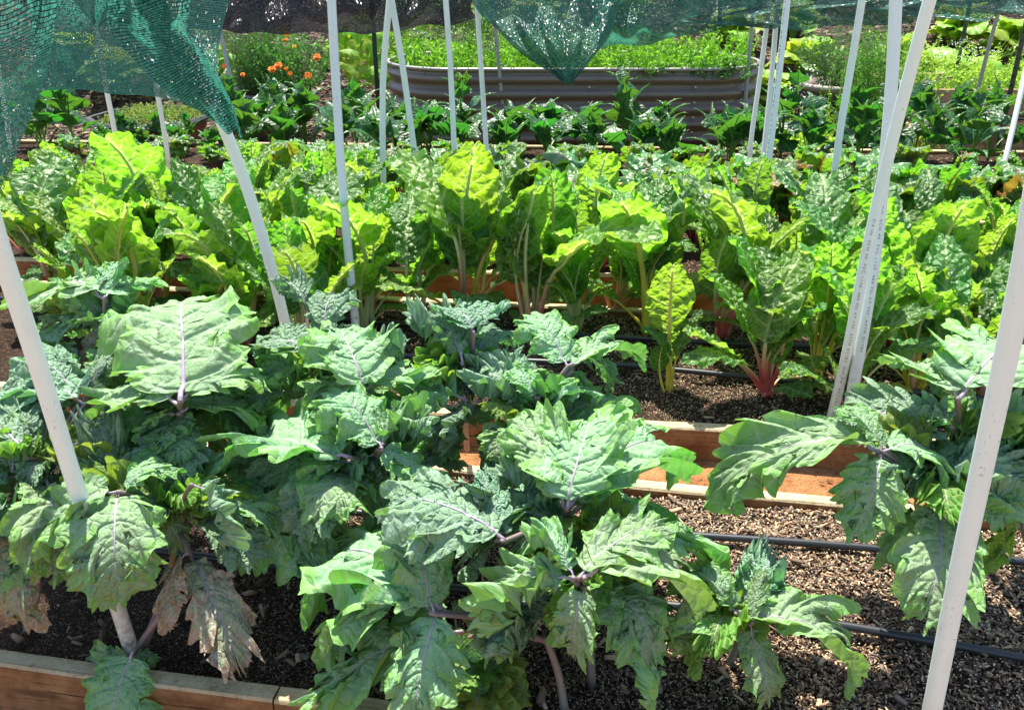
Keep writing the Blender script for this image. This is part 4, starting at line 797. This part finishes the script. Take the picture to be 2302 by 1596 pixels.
pole([(1662, 345), (1674, 240), (1690, 60), (1700, -20)], None, 6.1, 'weathered grey pipe at the right end of the steel planter', .0130, PVC_GREY, zb=0)
pole([(1684, 420), (1688, 322), (1706, 190), (1722, 70), (1732, -30)], None, 5.0, 'leftmost of the three thin white pipes, its top under green net', .013, zb=.13)
pole([(1708, 440), (1716, 350), (1732, 200), (1749, 0), (1758, -90)], None, 4.9, 'middle of the three thin white pipes right of centre', .0135, zb=.13)
pole([(1708, 575), (1714, 480), (1732, 330), (1752, 160), (1770, 0), (1780, -90)], None, 3.8, 'rightmost of the three thin white pipes, reaching down to the chard', .0134, zb=.13)
pole([(1856, 560), (1865, 480), (1888, 300), (1915, 140), (1938, 0), (1950, -90)], None, 3.7, 'creamy white pipe left of the crossed pair', .0145, zb=.13)
RX = pole([(1848, 1040), (1862, 970), (1905, 790), (1950, 560), (2000, 340), (2052, 140), (2090, 0), (2115, -90)], None, 2.0, 'white pipe with grey print leaning right across its neighbour', .0138, zb=.0)
RY = pole([(1895, 990), (1912, 900), (1945, 720), (1972, 540), (1990, 360), (2005, 180), (2014, 0), (2018, -90)], None, 2.3, 'brighter upright pipe crossed by the leaning printed one', .0150, zb=.12)
pole([(2160, 340), (2190, 235), (2222, 110), (2250, 10)], None, 6.0, 'slim grey pipe over the cilantro at upper right', .0125, PVC_GREY, zb=0)
pole([(2235, 450), (2262, 350), (2290, 230), (2312, 130)], None, 4.9, 'white pipe at the right edge above the beets', .0135, zb=.13)
def printed(root, text, v0, v1, label_key, side):
    path, r = POLE_PATHS[label_key]; cu = bpy.data.curves.new('printed_text', 'FONT'); cu.body = text; cu.size = .0085; cu.space_character = 1.35
    to = bpy.data.objects.new('tmp', cu); COL.objects.link(to); bpy.context.view_layer.update()
    me = bpy.data.meshes.new_from_object(to.evaluated_get(bpy.context.evaluated_depsgraph_get())); bpy.data.objects.remove(to)
    cum = [0]
    for a, b in zip(path[:-1], path[1:]): cum.append(cum[-1] + (b - a).length)
    def at(s):
        for i in range(len(cum) - 1):
            if cum[i + 1] >= s: t = (s - cum[i]) / (cum[i + 1] - cum[i]); return path[i].lerp(path[i + 1], t), (path[i + 1] - path[i]).normalized()
        return path[-1], (path[-1] - path[-2]).normalized()
    xm = max(v.co.x for v in me.vertices); s1 = v1 * cum[-1]; k = ((v1 - v0) * cum[-1]) / xm
    for v in me.vertices:
        p, t = at(s1 - v.co.x * k); view = (Vector((0, 0, CAMZ)) - p); view = (view - t * view.dot(t)).normalized(); sidev = t.cross(view)
        ang = (v.co.y - .003) / r + side; n = view * math.cos(ang) + sidev * math.sin(ang); v.co = p + n * (r + .0004) - root.location
    me.materials.append(INK); link('printed_text', me, root)
lk = 'white pipe with grey print leaning right across its neighbour'
printed(RX, '3/4 IN  SCH 40  PVC 1120  480 PSI AT 73F  ASTM D1785  NSF-PW  POTABLE WATER  C 9', .06, .44, lk, .1)
printed(RX, 'MADE IN AMERICA', .80, .96, lk, .1)
printed(RY, 'NSF-PW  SCH 40  PVC 1120  480 PSI AT 73F  ASTM D1785', .16, .42, 'brighter upright pipe crossed by the leaning printed one', .25)
printed(bpy.data.objects[[o.name for o in bpy.data.objects if o.get('label') == 'rightmost of the three thin white pipes, reaching down to the chard'][0]], 'PVC 1120 SCH 40 480 PSI AT 73F ASTM D1785 NSF', .2, .75, 'rightmost of the three thin white pipes, reaching down to the chard', -.7)
# green T posts
def tpost(px, ybase, ztop, label):
    x = V(px, 100, ybase).x; root = MB()
    root.box((0, 0, ztop / 2), (.032, .006, ztop)); root.box((0, .012, ztop / 2), (.006, .018, ztop))
    for k in range(int(ztop / .055)): root.box((0, -.006, .05 + k * .055), (.008, .007, .016))
    o = root.build('fence_post', TPOST, None, False); o.location = (x, ybase, ground_z(ybase)); return tag(o, label, 'post', 'dark green steel posts')
tpost(842, 6.9, 1.4, 'dark green studded steel post left of the steel planter')
tpost(1612, 7.6, 1.4, 'dark steel post behind the right half of the steel planter')
tpost(2162, 7.4, 1.5, 'dark green post among the lime hostas at upper right')
tpost(2296, 6.0, 1.6, 'dark green post at the upper right edge')

# ------------------------------------------------------------------ shade nets
def patch(rows, nu, nv, fold=.02, seed=0, dens=.0, ff=(6, 2)):
    """rows: top to bottom, each a list of (px,py,y)"""
    R_ = [[V(*p) for p in r] for r in rows]; cols = [spline(r, nv) for r in R_]; g = []
    for j in range(nv): g.append(spline([c[j] for c in cols], nu))
    A = np.array([[tuple(g[j][i]) for j in range(nv)] for i in range(nu)])
    s = np.linspace(0, 1, nv)[None]; t = np.linspace(0, 1, nu)[:, None]
    wlen = np.linalg.norm(np.diff(A, axis=1), axis=2).sum(1).max(); hlen = np.linalg.norm(np.diff(A, axis=0), axis=2).sum(0).max()
    d = fold * (np.sin(s * ff[0] * 6.283 + 1.5 * np.sin(t * 3 + seed)) * .6 + vnoise(s * ff[0] * 2.2 + t * 2, t * ff[1] + s * 2, seed)) * np.ones_like(t)
    A[:, :, 1] += d; A[:, :, 2] += .25 * d
    uv = np.stack([np.repeat(s * wlen, nu, 0), np.repeat(t * hlen, nv, 1)], -1)
    return A.reshape(-1, 3), gridf(nu, nv), uv.reshape(-1, 2), np.full((nu * nv, 3), dens)
def net(parts, mat, label):
    c0 = Vector(parts[0][0].mean(0).tolist()); root = empty('shade_net', c0, label, 'shade net', 'garden shade nets')
    for (v, f, u, c) in parts: link('net_panel', mk_mesh('net_panel', v - np.array(c0), f, mat, True, u, c), root)
    return root
net([patch([[(60, -140, 3.0), (300, -140, 3.0), (560, -140, 3.0)], [(70, 20, 3.0), (280, 20, 3.0), (500, 60, 2.9)], [(75, 120, 2.95), (280, 120, 2.95), (490, 150, 2.8)], [(82, 203, 2.9), (240, 210, 2.9), (340, 216, 2.85), (430, 235, 2.7), (500, 262, 2.5)]], 60, 90, .012, 1, .95, (3, 2)),
     patch([[(-120, -120, 1.5), (140, -120, 1.8)], [(-120, 60, 1.45), (122, 60, 1.8)], [(-120, 150, 1.4), (108, 150, 1.75)], [(-120, 210, 1.4), (96, 205, 1.7)], [(-120, 290, 1.4), (68, 290, 1.6)], [(-120, 360, 1.35), (46, 350, 1.5)], [(-120, 480, 1.3), (-10, 460, 1.4)]], 90, 70, .03, 2, .8, (3, 5)),
     patch([[(215, -140, 1.98), (450, -140, 2.0)], [(243, -10, 1.98), (428, 10, 2.0)], [(252, 60, 1.98), (440, 70, 2.0)], [(320, 130, 1.98), (470, 125, 2.0)], [(385, 185, 2.0), (500, 185, 2.01)], [(440, 235, 2.02), (530, 240, 2.03)], [(495, 298, 2.05), (550, 300, 2.04)]], 90, 50, .03, 3, 1.0, (2, 3)),
     patch([[(120, -120, 2.6), (340, -120, 2.5)], [(150, -20, 2.6), (300, -10, 2.5)], [(205, 58, 2.55), (225, 58, 2.5)]], 40, 30, .02, 4, 1.0, (2, 2))],
    NET_G, 'green shade net draped over the left hoops with a dangling corner tied to a pipe')
net([patch([[(380, -120, 4.9), (700, -120, 4.8), (1120, -120, 4.7)], [(400, 0, 4.8), (720, 0, 4.7), (1060, 10, 4.6)], [(420, 66, 4.7), (560, 74, 4.7), (740, 78, 4.7), (880, 70, 4.7), (1075, 45, 4.6)]], 50, 160, .03, 5, 1.0, (7, 3)),
     patch([[(870, 20, 5.1), (1100, 20, 4.9)], [(880, 60, 5.05), (1110, 70, 4.85)], [(900, 84, 5.0), (1000, 90, 4.9), (1118, 118, 4.8)]], 30, 60, .015, 6, .3, (3, 2))],
    NET_K, 'black shade net sagging across the top left of the middle')
net([patch([[(1055, -100, 4.4), (1250, -100, 4.4), (1480, -100, 4.4)], [(1062, 5, 4.4), (1220, 0, 4.35), (1400, 0, 4.3)], [(1105, 60, 4.3), (1230, 70, 4.25), (1380, 70, 4.25)], [(1160, 115, 4.25), (1250, 120, 4.2), (1345, 118, 4.2)], [(1262, 182, 4.2), (1280, 191, 4.2), (1292, 182, 4.2)]], 70, 90, .035, 7, .95, (5, 3)),
     patch([[(1300, -100, 4.5), (1600, -100, 4.6), (2000, -100, 4.6), (2420, -100, 4.6)], [(1320, 0, 4.5), (1700, 0, 4.55), (2050, -20, 4.55), (2420, -30, 4.55)], [(1340, 70, 4.5), (1500, 62, 4.5), (1700, 30, 4.5), (2000, 20, 4.5), (2420, 0, 4.5)], [(1330, 110, 4.5), (1480, 95, 4.5), (1700, 56, 4.5), (1800, 62, 4.5), (2080, 48, 4.5), (2302, 34, 4.5), (2420, 24, 4.5)]], 50, 240, .05, 8, .85, (8, 3))],
    NET_G, 'green shade net running across the upper right with a pointed hanging corner')

# ------------------------------------------------------------------ foliage of many small leaves
def leaflets(P, D, L, Wd, tone, seed=0):
    """diamond leaflets with a slight fold; P bases, D directions (n,3), L lengths, Wd width ratio"""
    rs = np.random.RandomState(seed); n = len(P); D = D / np.linalg.norm(D, axis=1)[:, None]; r = rs.normal(0, 1, (n, 3)); Y = np.cross(D, r); Y /= np.linalg.norm(Y, axis=1)[:, None]; Z = np.cross(D, Y)
    L = L[:, None]; h = L * Wd / 2
    v = np.stack([P, P + D * L * .45 + Y * h - Z * h * .2, P + D * L, P + D * L * .45 - Y * h - Z * h * .2], 1).reshape(-1, 3)
    return v, (np.arange(n)[:, None] * 4 + np.arange(4)[None]), np.repeat(tone, 4)
def spray_mass(name, parent, mat, sprays, leaf_L, wratio, per, seed, spread=.9, label=None, rad=.0012, kind=None):
    """sprays: list of (base, tip) Vectors; leaflets set along each"""
    rs = np.random.RandomState(seed); P, D, L, T = [], [], [], []; mb = MB()
    for (b, t) in sprays:
        b = np.array(b); t = np.array(t); ax = t - b; ln = np.linalg.norm(ax); side = rs.normal(0, .12, 3) * ln; sh = rs.uniform(.0, .75)
        k = np.sort(rs.uniform(.15, 1.0, per)); pts = b + ax * k[:, None] + side * (np.sin(k * 3.14))[:, None]
        P.append(pts); D.append(ax / ln * .7 + rs.normal(0, spread, (per, 3))); L.append(leaf_L * rs.uniform(.5, 1.2, per)); T.append(np.clip(sh + rs.uniform(-.2, .3, per), 0, 1))
        if rad: mb.tube([Vector(b), Vector(b + ax * .5 + side), Vector(t)], [rad, rad * .8, rad * .5], 4)
    v, f, tn = leaflets(np.concatenate(P), np.concatenate(D), np.concatenate(L), wratio, np.concatenate(T), seed)
    if rad:
        mv = np.array(mb.v); o = len(v); quads = np.array([q for q in mb.f if len(q) == 4]) + o; v = np.concatenate([v, mv]); f = np.concatenate([f, quads]); tn = np.concatenate([tn, np.full(len(mv), .35)])
    o = link(name, mk_mesh(name, v, f, mat, False, col=np.repeat(tn[:, None], 3, 1)), parent)
    if kind: o['kind'] = kind
    return o

# ------------------------------------------------------------------ corrugated steel planter
SC = Vector((.43, 6.58, 0)); SL, SR = .80, .50; SH = .575; root = empty('steel_planter', SC, 'long bronze corrugated steel planter with rounded ends full of carrots', 'planter')
def stadium(r, n=44, m=24):
    pts = []
    for i in range(n + 1): a = -math.pi / 2 + math.pi * i / n; pts.append((SL + r * math.cos(a), r * math.sin(a)))
    for i in range(1, m): pts.append((SL - 2 * SL * i / m, r))
    for i in range(n + 1): a = math.pi / 2 + math.pi * i / n; pts.append((-SL + r * math.cos(a), r * math.sin(a)))
    for i in range(1, m): pts.append((-SL + 2 * SL * i / m, -r))
    return pts
nz = 70; rings = []
for q in range(nz):
    z = SH * q / (nz - 1); r = SR + .017 * math.sin(2 * math.pi * z / .098) * min(1, (SH - z) / .03); rings.append([(x, y, z) for x, y in stadium(r)])
for q in range(8): z = SH - .01 - .1 * q / 7; rings.append([(x, y, z) for x, y in stadium(SR - .012)])
k = len(rings[0]); vs = [p for r_ in rings for p in r_]; fs = [(i * k + j, i * k + (j + 1) % k, (i + 1) * k + (j + 1) % k, (i + 1) * k + j) for i in range(len(rings) - 1) for j in range(k)]
link('corrugated_wall', mk_mesh('corrugated_wall', vs, fs, STEELBED), root)
mb = MB(); rim = [Vector((x, y, SH + .004)) for x, y in stadium(SR + .002)]; mb.tube(rim + [rim[0]], .011, 8); mb.build('rim', plain('steel_planter_rim', (.34, .31, .28), .4, .5, .2), root)
for bx in (-.62, .08, .78, 1.12):
    for kx in range(5):
        mb = MB(); z = .075 + kx * .098; x = bx; y = -SR - .014 if abs(bx) <= SL else -math.sqrt(max(0, SR ** 2 - (bx - SL) ** 2)) - .014
        mb.lathe([(.0, -.004), (.009, -.004), (.009, .001), (.006, .004), (0.0, .005)], k=10); o = mb.build('bolt', STEEL, root); o.location = (x, y, z); o.rotation_euler = (R(90), 0, 0)
sv = [(x, y, SH - .08) for x, y in stadium(SR - .014)]; link('planter_soil', mk_mesh('planter_soil', sv, [tuple(range(len(sv)))], SOIL, False), root)
rs = np.random.RandomState(21); sp = []
while len(sp) < 620:
    x, y = rs.uniform(-1.28, 1.28), rs.uniform(-.47, .47)
    if math.hypot(max(abs(x) - SL, 0), y) < .47:
        hh = rs.uniform(.1, .3); b = Vector((SC.x + x, SC.y + y, SH - .08)); sp.append((b, b + Vector((rs.normal(0, .06), rs.normal(0, .06) - (.06 if y < -.35 and x > .2 else 0), hh))))
o = spray_mass('carrot_greens', None, F_CARROT, sp, .034, .34, 34, 5, .9); tag(o, 'feathery light green carrot tops filling the steel planter', 'carrot tops', None, 'stuff')
sp = []
for q in range(70): x = rs.uniform(.25, 1.15); b = Vector((SC.x + x, SC.y - .45 - .0, SH + .0)); sp.append((b, b + Vector((rs.normal(0, .05), -rs.uniform(.04, .1), rs.uniform(-.08, .1)))))
o = spray_mass('carrot_greens', None, F_MARI, sp, .03, .3, 22, 6, .9); tag(o, 'darker ferny leaves spilling over the planter rim', 'ferny leaves', None, 'stuff')

# ------------------------------------------------------------------ pots behind
TERRA = plain('weathered_terracotta', (.17, .09, .055), .6, .35, var=.35, sc=6, bmp=.3); DKRIM = plain('dark_glazed_rim', (.05, .05, .058), .3, .6); BROWN = plain('rust_brown_planter', (.19, .07, .03), .55, .35, var=.3, sc=5); GREYPOT = plain('grey_brown_resin', (.10, .085, .075), .6, .35, var=.3, sc=9, bmp=.3)
def pot(c, prof, rimp, mat, rmat, lab, soilr, soilz, k=40, name='flower_pot'):
    root = empty(name, c, lab, 'pot'); mb = MB(); mb.lathe(prof, k=k); mb.build('pot_body', mat, root, k > 10); mb = MB(); mb.lathe(rimp, k=k); mb.build('rim', rmat, root, k > 10)
    mb = MB(); mb.lathe([(0.001, soilz + .01), (soilr * .6, soilz + .008), (soilr, soilz)], k=k); mb.build('pot_soil', SOIL, root); return root
pc = Vector((V(600, 200, 6.85).x, 6.85, 0)); rr = .315
pot(pc, [(.22, 0), (.25, .05), (.28, .2), (.295, .26), (.3, .31)], [(.298, .29), (rr, .295), (rr + .012, .31), (rr + .008, .335), (rr - .02, .34), (rr - .03, .3)], TERRA, DKRIM, 'wide brown round pot of rosemary and marigolds', rr - .025, .3)
def bush(name, c, rx, ry, z0, h, n, mat, L, wr, per, seed, lab, cat, up_=.6, spread=.8, group=None):
    rs = np.random.RandomState(seed); root = empty(name, c, lab, cat, group); sp = []
    for q in range(n):
        a = rs.uniform(0, 6.283); r_ = math.sqrt(rs.rand()) ; x, y = rx * r_ * math.cos(a), ry * r_ * math.sin(a); hh = h * rs.uniform(.6, 1.05) * (1 - .35 * r_ ** 2)
        sp.append((Vector((x * .35, y * .35, z0)), Vector((x * 1.05, y * 1.05, z0 + hh))))
    spray_mass('foliage', root, mat, sp, L, wr, per, seed, spread)
    return root
bush('rosemary_bush', pc + Vector((-.08, .02, 0)), .32, .26, .3, .62, 170, F_ROSE, .024, .22, 70, 31, 'grey-green rosemary in the left half of the marigold pot', 'rosemary', spread=.7)
mroot = bush('marigold_plant', pc + Vector((.17, -.05, 0)), .36, .26, .3, .52, 150, F_MARI, .035, .35, 34, 32, 'marigold plant with orange pompom blooms in the brown pot', 'marigold')
ORANGE = plain('marigold_petals_orange', (.85, .2, .005), .6, .3, var=.35, sc=60); YELLOW = plain('marigold_petals_yellow', (.85, .5, .01), .6, .3, var=.35, sc=60)
def flower(p, r, mat):
    rs_ = random.Random(int(p.x * 1000)); mb = MB()
    for ring, (rr_, n_, zz) in enumerate(((1, 13, 0), (.75, 11, .25), (.5, 8, .42), (.25, 5, .5))):
        for q in range(n_):
            a = 6.283 * q / n_ + ring * .4 + rs_.uniform(-.15, .15); ca, sa = math.cos(a), math.sin(a); w_ = r * .3; r1 = r * rr_ * rs_.uniform(.85, 1.1)
            v = [(0, 0, zz * r * .6), (ca * r1 * .7 - sa * w_, sa * r1 * .7 + ca * w_, zz * r), (ca * r1, sa * r1, zz * r - .1 * r), (ca * r1 * .7 + sa * w_, sa * r1 * .7 - ca * w_, zz * r)]
            mb.add([Vector(x) for x in v], [(0, 1, 2, 3)])
    mb.tube([(0, 0, .1 * r), (0, 0, -.03)], [r * .25, .002], 6)
    o = mb.build('bloom', mat, mroot, False); o.scale = (1.1,) * 3; o.location = p + (Vector((0, 0, CAMZ)) - p).normalized() * .16 - mroot.location; o.rotation_euler = (R(55) + rs_.uniform(-.3, .3), rs_.uniform(-.4, .4), 0)
for (fx, fy, r_, m_, yy) in [(625, 148, .03, ORANGE, 6.62), (612, 156, .028, ORANGE, 6.6), (712, 129, .028, ORANGE, 6.7), (692, 171, .026, ORANGE, 6.6), (644, 77, .026, YELLOW, 6.85), (640, 90, .02, ORANGE, 6.8), (545, 168, .018, ORANGE, 6.6), (505, 150, .022, ORANGE, 6.7), (512, 168, .02, ORANGE, 6.65), (662, 105, .016, YELLOW, 6.75), (643, 155, .016, ORANGE, 6.62), (652, 166, .016, ORANGE, 6.6)]: flower(V(fx, fy, yy), r_, m_)
# low octagonal planter with thyme
tc = Vector((V(335, 250, 6.15).x, 6.15, 0))
tr_ = pot(tc, [(.26, 0), (.30, .08), (.37, .22), (.385, .25)], [(.38, .235), (.42, .24), (.425, .26), (.41, .275), (.375, .275), (.37, .24)], BROWN, DKRIM, 'low rust brown octagonal planter with dark rim holding creeping thyme', .372, .245, 8, 'octagonal_planter')
tr_.rotation_euler = (0, 0, R(12))
rs = np.random.RandomState(41); sp = []
for q in range(520):
    x, y = rs.uniform(-.22, .36), rs.uniform(-.3, .3); 
    if math.hypot(x, y) < .37: b = Vector((x, y, .245)); sp.append((b, b + Vector((rs.normal(0, .02), rs.normal(0, .02), rs.uniform(.03, .08)))))
th = empty('thyme_plant', tc, 'low mat of yellow-green thyme in the octagonal planter', 'thyme'); spray_mass('foliage', th, F_THYME, sp, .011, .6, 30, 8, 1.2)
# rosemary pot right
gc = Vector((V(1885, 180, 7.0).x, 7.0, 0))
pot(gc, [(.17, 0), (.19, .08), (.225, .24), (.25, .25), (.262, .30), (.265, .335)], [(.262, .32), (.285, .33), (.30, .35), (.29, .37), (.26, .372), (.24, .33)], GREYPOT, plain('pale_pot_rim', (.36, .31, .26), .6, .3, var=.5, sc=20), 'dark grey-brown ornate pot of rosemary at upper right', .25, .335)
bush('rosemary_bush', gc, .36, .3, .33, .5, 130, F_ROSE, .03, .2, 60, 33, 'big loose rosemary in the grey-brown pot at upper right', 'rosemary', spread=.75)
# dill, cilantro, parsley
def clump(name, px, y, rx, ry, h, n, mat, L, wr, per, seed, lab, cat, z0=0.0, **kw):
    c = Vector((V(px, 200, y).x, y, ground_z(y))); return bush(name, c, rx, ry, z0, h, n, mat, L, wr, per, seed, lab, cat, **kw)
clump('dill_plant', 1950, 6.45, .20, .16, .95, 140, F_DILL, .03, .25, 60, 51, 'tall dense feathery dark green dill behind the crossed pipes', 'dill', spread=1.0)
clump('dill_plant', 2030, 6.8, .16, .16, .8, 70, F_DILL, .03, .25, 50, 52, 'thinner feathery dill right of the crossed pipes', 'dill', spread=1.0)
clump('parsley_plant', 1815, 6.1, .24, .16, .2, 80, F_CIL, .03, .75, 26, 53, 'bright yellow-green parsley clump in front of the grey-brown pot', 'parsley')
clump('cilantro_plant', 1865, 6.5, .2, .15, .42, 36, F_CIL, .02, .6, 24, 54, 'airy cilantro sprinkled with white blossom beside the dill', 'cilantro')
WHITE = plain('white_blossom', (.8, .8, .76), .6, .3, var=.15)
def blossoms(root_xy, pts, lab):
    b = Vector((root_xy[0], root_xy[1], 0)); vs = []; rs = np.random.RandomState(len(pts)); 
    P = np.array([tuple(p - b) for p in pts]); P = np.repeat(P, 14, 0) + rs.normal(0, .022, (len(P) * 14, 3)) * [1, 1, .4]
    v, f, tn = leaflets(P, rs.normal(0, 1, (len(P), 3)) * [1, 1, .3], rs.uniform(.008, .016, len(P)), .9, np.ones(len(P)), 3)
    return v, f
def blossom_part(root, pts):
    v, f = blossoms(root.location.xy, pts, ''); v = v - np.array([0, 0, root.location.z]); return link('white_blossoms', mk_mesh('white_blossoms', v, f, WHITE, False), root)
rt = [o for o in bpy.data.objects if o.get('label', '').startswith('airy cilantro')][0]
blossom_part(rt, [V(x, y, 6.45) for x, y in [(1790, 205), (1800, 215), (1770, 232), (1822, 152), (1835, 160), (1818, 170), (1842, 190), (1815, 222), (1840, 235), (1775, 200)]])
def frond(name, lab, cat, px, y, rx, ry, h, lean, n, mat, L, wr, per, seed, z0):
    rs = np.random.RandomState(seed); c = Vector((V(px, 200, y).x, y, 0)); root = empty(name, c, lab, cat); sp = []
    for q in range(n):
        x, yy = rs.uniform(-rx, rx), rs.uniform(-ry, ry); b = Vector((x, yy, z0)); sp.append((b, b + Vector((lean * rs.uniform(.5, 1.1) + rs.normal(0, .05), rs.normal(0, .06), h * rs.uniform(.4, 1.05)))))
    spray_mass('foliage', root, mat, sp, L, wr, per, seed, 1.0); return root
rt = frond('cilantro_plant', 'bolting cilantro with thin stems leaning right in the far timber bed', 'cilantro', 2120, 6.75, .5, .3, .5, .32, 240, F_CIL, .022, .5, 26, 61, .2)
blossom_part(rt, [V(x, y, 6.8) for x, y in [(2150, 100), (2165, 92), (2180, 110), (2195, 120), (2210, 108), (2225, 125), (2140, 118), (2240, 118), (2170, 130), (2120, 125)]])
frond('parsley_plant', 'lush light green parsley in the far timber bed at the right edge', 'parsley', 2240, 6.7, .36, .2, .26, .03, 150, F_CIL, .028, .7, 26, 62, .28)
frond('weed_clump', 'thin pale weed clump growing between the steel planter and the grey-brown pot', 'weed', 1755, 6.9, .12, .1, .22, .02, 40, F_CIL, .02, .35, 16, 63, 0)
frond('cilantro_plant', 'sprawling yellow-green cilantro below the far timber bed', 'cilantro', 2050, 6.1, .22, .15, .3, .1, 90, F_CIL, .02, .55, 22, 64, 0)
for i, (px, py) in enumerate([(745, 178), (770, 190), (735, 200), (700, 235), (770, 222), (715, 178)]):
    p = G(px, py + 8, 0); rt = empty('seedling', p, ['small bright seedling sprouting from the bark mulch left of centre', 'seedling beside the upright pipe in the mulch', 'seedling lowest by the brown pot', 'small pointed seedling just above the spinach', 'seedling right of the upright pipe in the mulch', 'seedling nearest the marigolds'][i], 'seedling', 'seedlings in the mulch')
    spray_mass('foliage', rt, F_CIL, [(Vector((0, 0, 0)), Vector((rs.normal(0, .05), rs.normal(0, .05), .08))) for q in range(6)], .04, .35, 5, 70 + i, .8)

# far timber bed at the right
WR = empty('raised_bed', Vector((3.1, 6.35, 0)), 'two tier plain timber bed at the far right holding cilantro and parsley', 'raised bed', 'timber raised beds')
def wboard(c, d, rz=0, lab=None):
    mb = MB(); mb.box((0, 0, 0), d, 0, 1, 0, .003); o = mb.build('board', [W_END, W_END], WR, False); o.location = Vector(c) - WR.location; o.rotation_euler = (0, 0, rz)
x0 = V(2050, 215, 6.45).x
wboard((x0 + 1.0, 6.45, .31), (2.0, .04, .18)); wboard((x0, 6.9, .31), (.04, .86, .18)); wboard((x0 + 1.0, 7.35, .3), (2.0, .04, .18))
xa = V(2060, 260, 6.05).x; wboard((xa + .9, 6.05, .11), (1.8, .04, .2)); wboard((xa + .02, 6.25, .11), (.04, .35, .2)); wboard((x0 + 1.0, 6.44, .11), (2.0, .04, .2))
for sy, z, y0, y1, xx0 in ((0, .2, 6.07, 6.42, xa), (1, .36, 6.47, 7.33, x0)):
    P = np.array([(xx0 + .03, y0, z), (xx0 + 1.95, y0, z), (xx0 + 1.95, y1, z), (xx0 + .03, y1, z)]); o = link('bed_soil', mk_mesh('bed_soil', P - np.array(WR.location), [(0, 1, 2, 3)], SOIL, False), WR)
mb = MB(); mb.box((0, 0, 0), (.17, .035, .02), 0, 0, 0, .002); o = mb.build('wooden_stake', W_END); a, b = V(2062, 232, 5.95), V(2122, 255, 5.9); o.location = (a + b) / 2; o.rotation_euler = (0, math.atan2((a - b).z, (b - a).x), 0); tag(o, 'pale cut wooden stake end poking up before the far timber bed', 'stake')

# ------------------------------------------------------------------ hostas and vine on the bank
HV = [variant('hosta', s_, H_TOP, ST_GREEN, 26, 21, .008, .003) for s_ in range(1, 5)]
VV = [variant('heart', s_, V_TOP, ST_GREEN, 18, 11, .006, .002) for s_ in range(1, 5)]
def hosta(px, y, s, n, lab, seed):
    rd = random.Random(seed); c = Vector((V(px, 80, y).x, y, ground_z(y))); root = empty('hosta_plant', c, lab, 'hosta', 'lime hostas on the bank')
    for k_ in range(n):
        a = k_ * 2.4 + rd.uniform(-.3, .3); t = k_ / n; L = s * rd.uniform(.75, 1.1); tilt = .35 + .95 * t
        d = Vector((math.cos(a) * math.sin(tilt), math.sin(a) * math.sin(tilt), math.cos(tilt))); put_leaf(root, rd.choice(HV), c + Vector((0, 0, .02)), c + d * L, rd.uniform(1.2, 1.6), rd.uniform(-15, 15), None, 'stalk')
for i, (px, y, s_, n_) in enumerate([(2110, 7.7, .42, 22), (2210, 7.5, .44, 22), (2320, 7.3, .46, 20), (2160, 8.3, .42, 20), (2280, 8.2, .42, 20), (1830, 7.9, .38, 18), (1730, 7.5, .36, 18), (1780, 8.5, .38, 16), (470, 7.8, .36, 18), (400, 8.3, .38, 16), (250, 7.7, .4, 18), (150, 8.1, .38, 16), (1640, 8.4, .36, 16), (2040, 8.0, .36, 16), (1400, 8.7, .38, 14), (1200, 8.6, .38, 14)]):
    hosta(px, y, s_, n_, ['lime hosta left of the green post at upper right', 'large yellow-green hosta right of the green post', 'ribbed hosta at the upper right corner', 'hosta behind the green post at upper right', 'hosta highest in the upper right corner', 'pale hosta behind the rosemary pot', 'hosta behind the right end of the steel planter', 'hosta highest between planter and rosemary pot', 'hosta left of the marigold pot', 'hosta behind the left net edge', 'hosta seen through the green net', 'hosta farthest left seen through the net', 'hosta behind the post and green net', 'hosta behind the tall dill', 'hosta above the steel planter behind the net point', 'hosta above the steel planter behind the black net'][i], 300 + i)
def vine(px0, px1, y, n, lab, seed, z0=.25, z1=.85):
    rd = random.Random(seed); a, b = V(px0, 100, y).x, V(px1, 100, y).x; c = Vector(((a + b) / 2, y, ground_z(y))); root = empty('sweet_potato_vine', c, lab, 'vine')
    mb = MB()
    for q in range(8): x = rd.uniform(a, b) - c.x; mb.tube(spline([(x * .3, .1, 0), (x * .8, 0, z1 * .7), (x, -.15, z0)], 10), .004, 5)
    mb.build('stem', ST_GREEN, root)
    for q in range(n):
        B = Vector((rd.uniform(a, b), y - rd.uniform(.0, .3), rd.uniform(z0, z1) + c.z * .5)); L = rd.uniform(.11, .19)
        put_leaf(root, rd.choice(VV), B, B + Vector((rd.uniform(-.05, .05), -.07, -L)), rd.uniform(1.0, 1.5), rd.uniform(-25, 25), Vector((0, -.6, 1)), 'stalk')
vine(760, 960, 7.5, 70, 'lime sweet potato vine with pointed heart leaves left of the steel planter', 5, .35, .85)
vine(900, 1100, 7.9, 50, 'lime sweet potato vine behind the left end of the steel planter', 6, .55, .95)
# small marks on the front board
mb = MB(); mb.lathe([(0.0, 0), (.0115, 0), (.0115, .0015), (.009, .003), (0, .0035)], k=16); o = mb.build('screw_cap', STEEL, ROOTS[0]); o.location = G(865, 1521, .1405) - ROOTS[0].location
print('objects', len(bpy.data.objects))
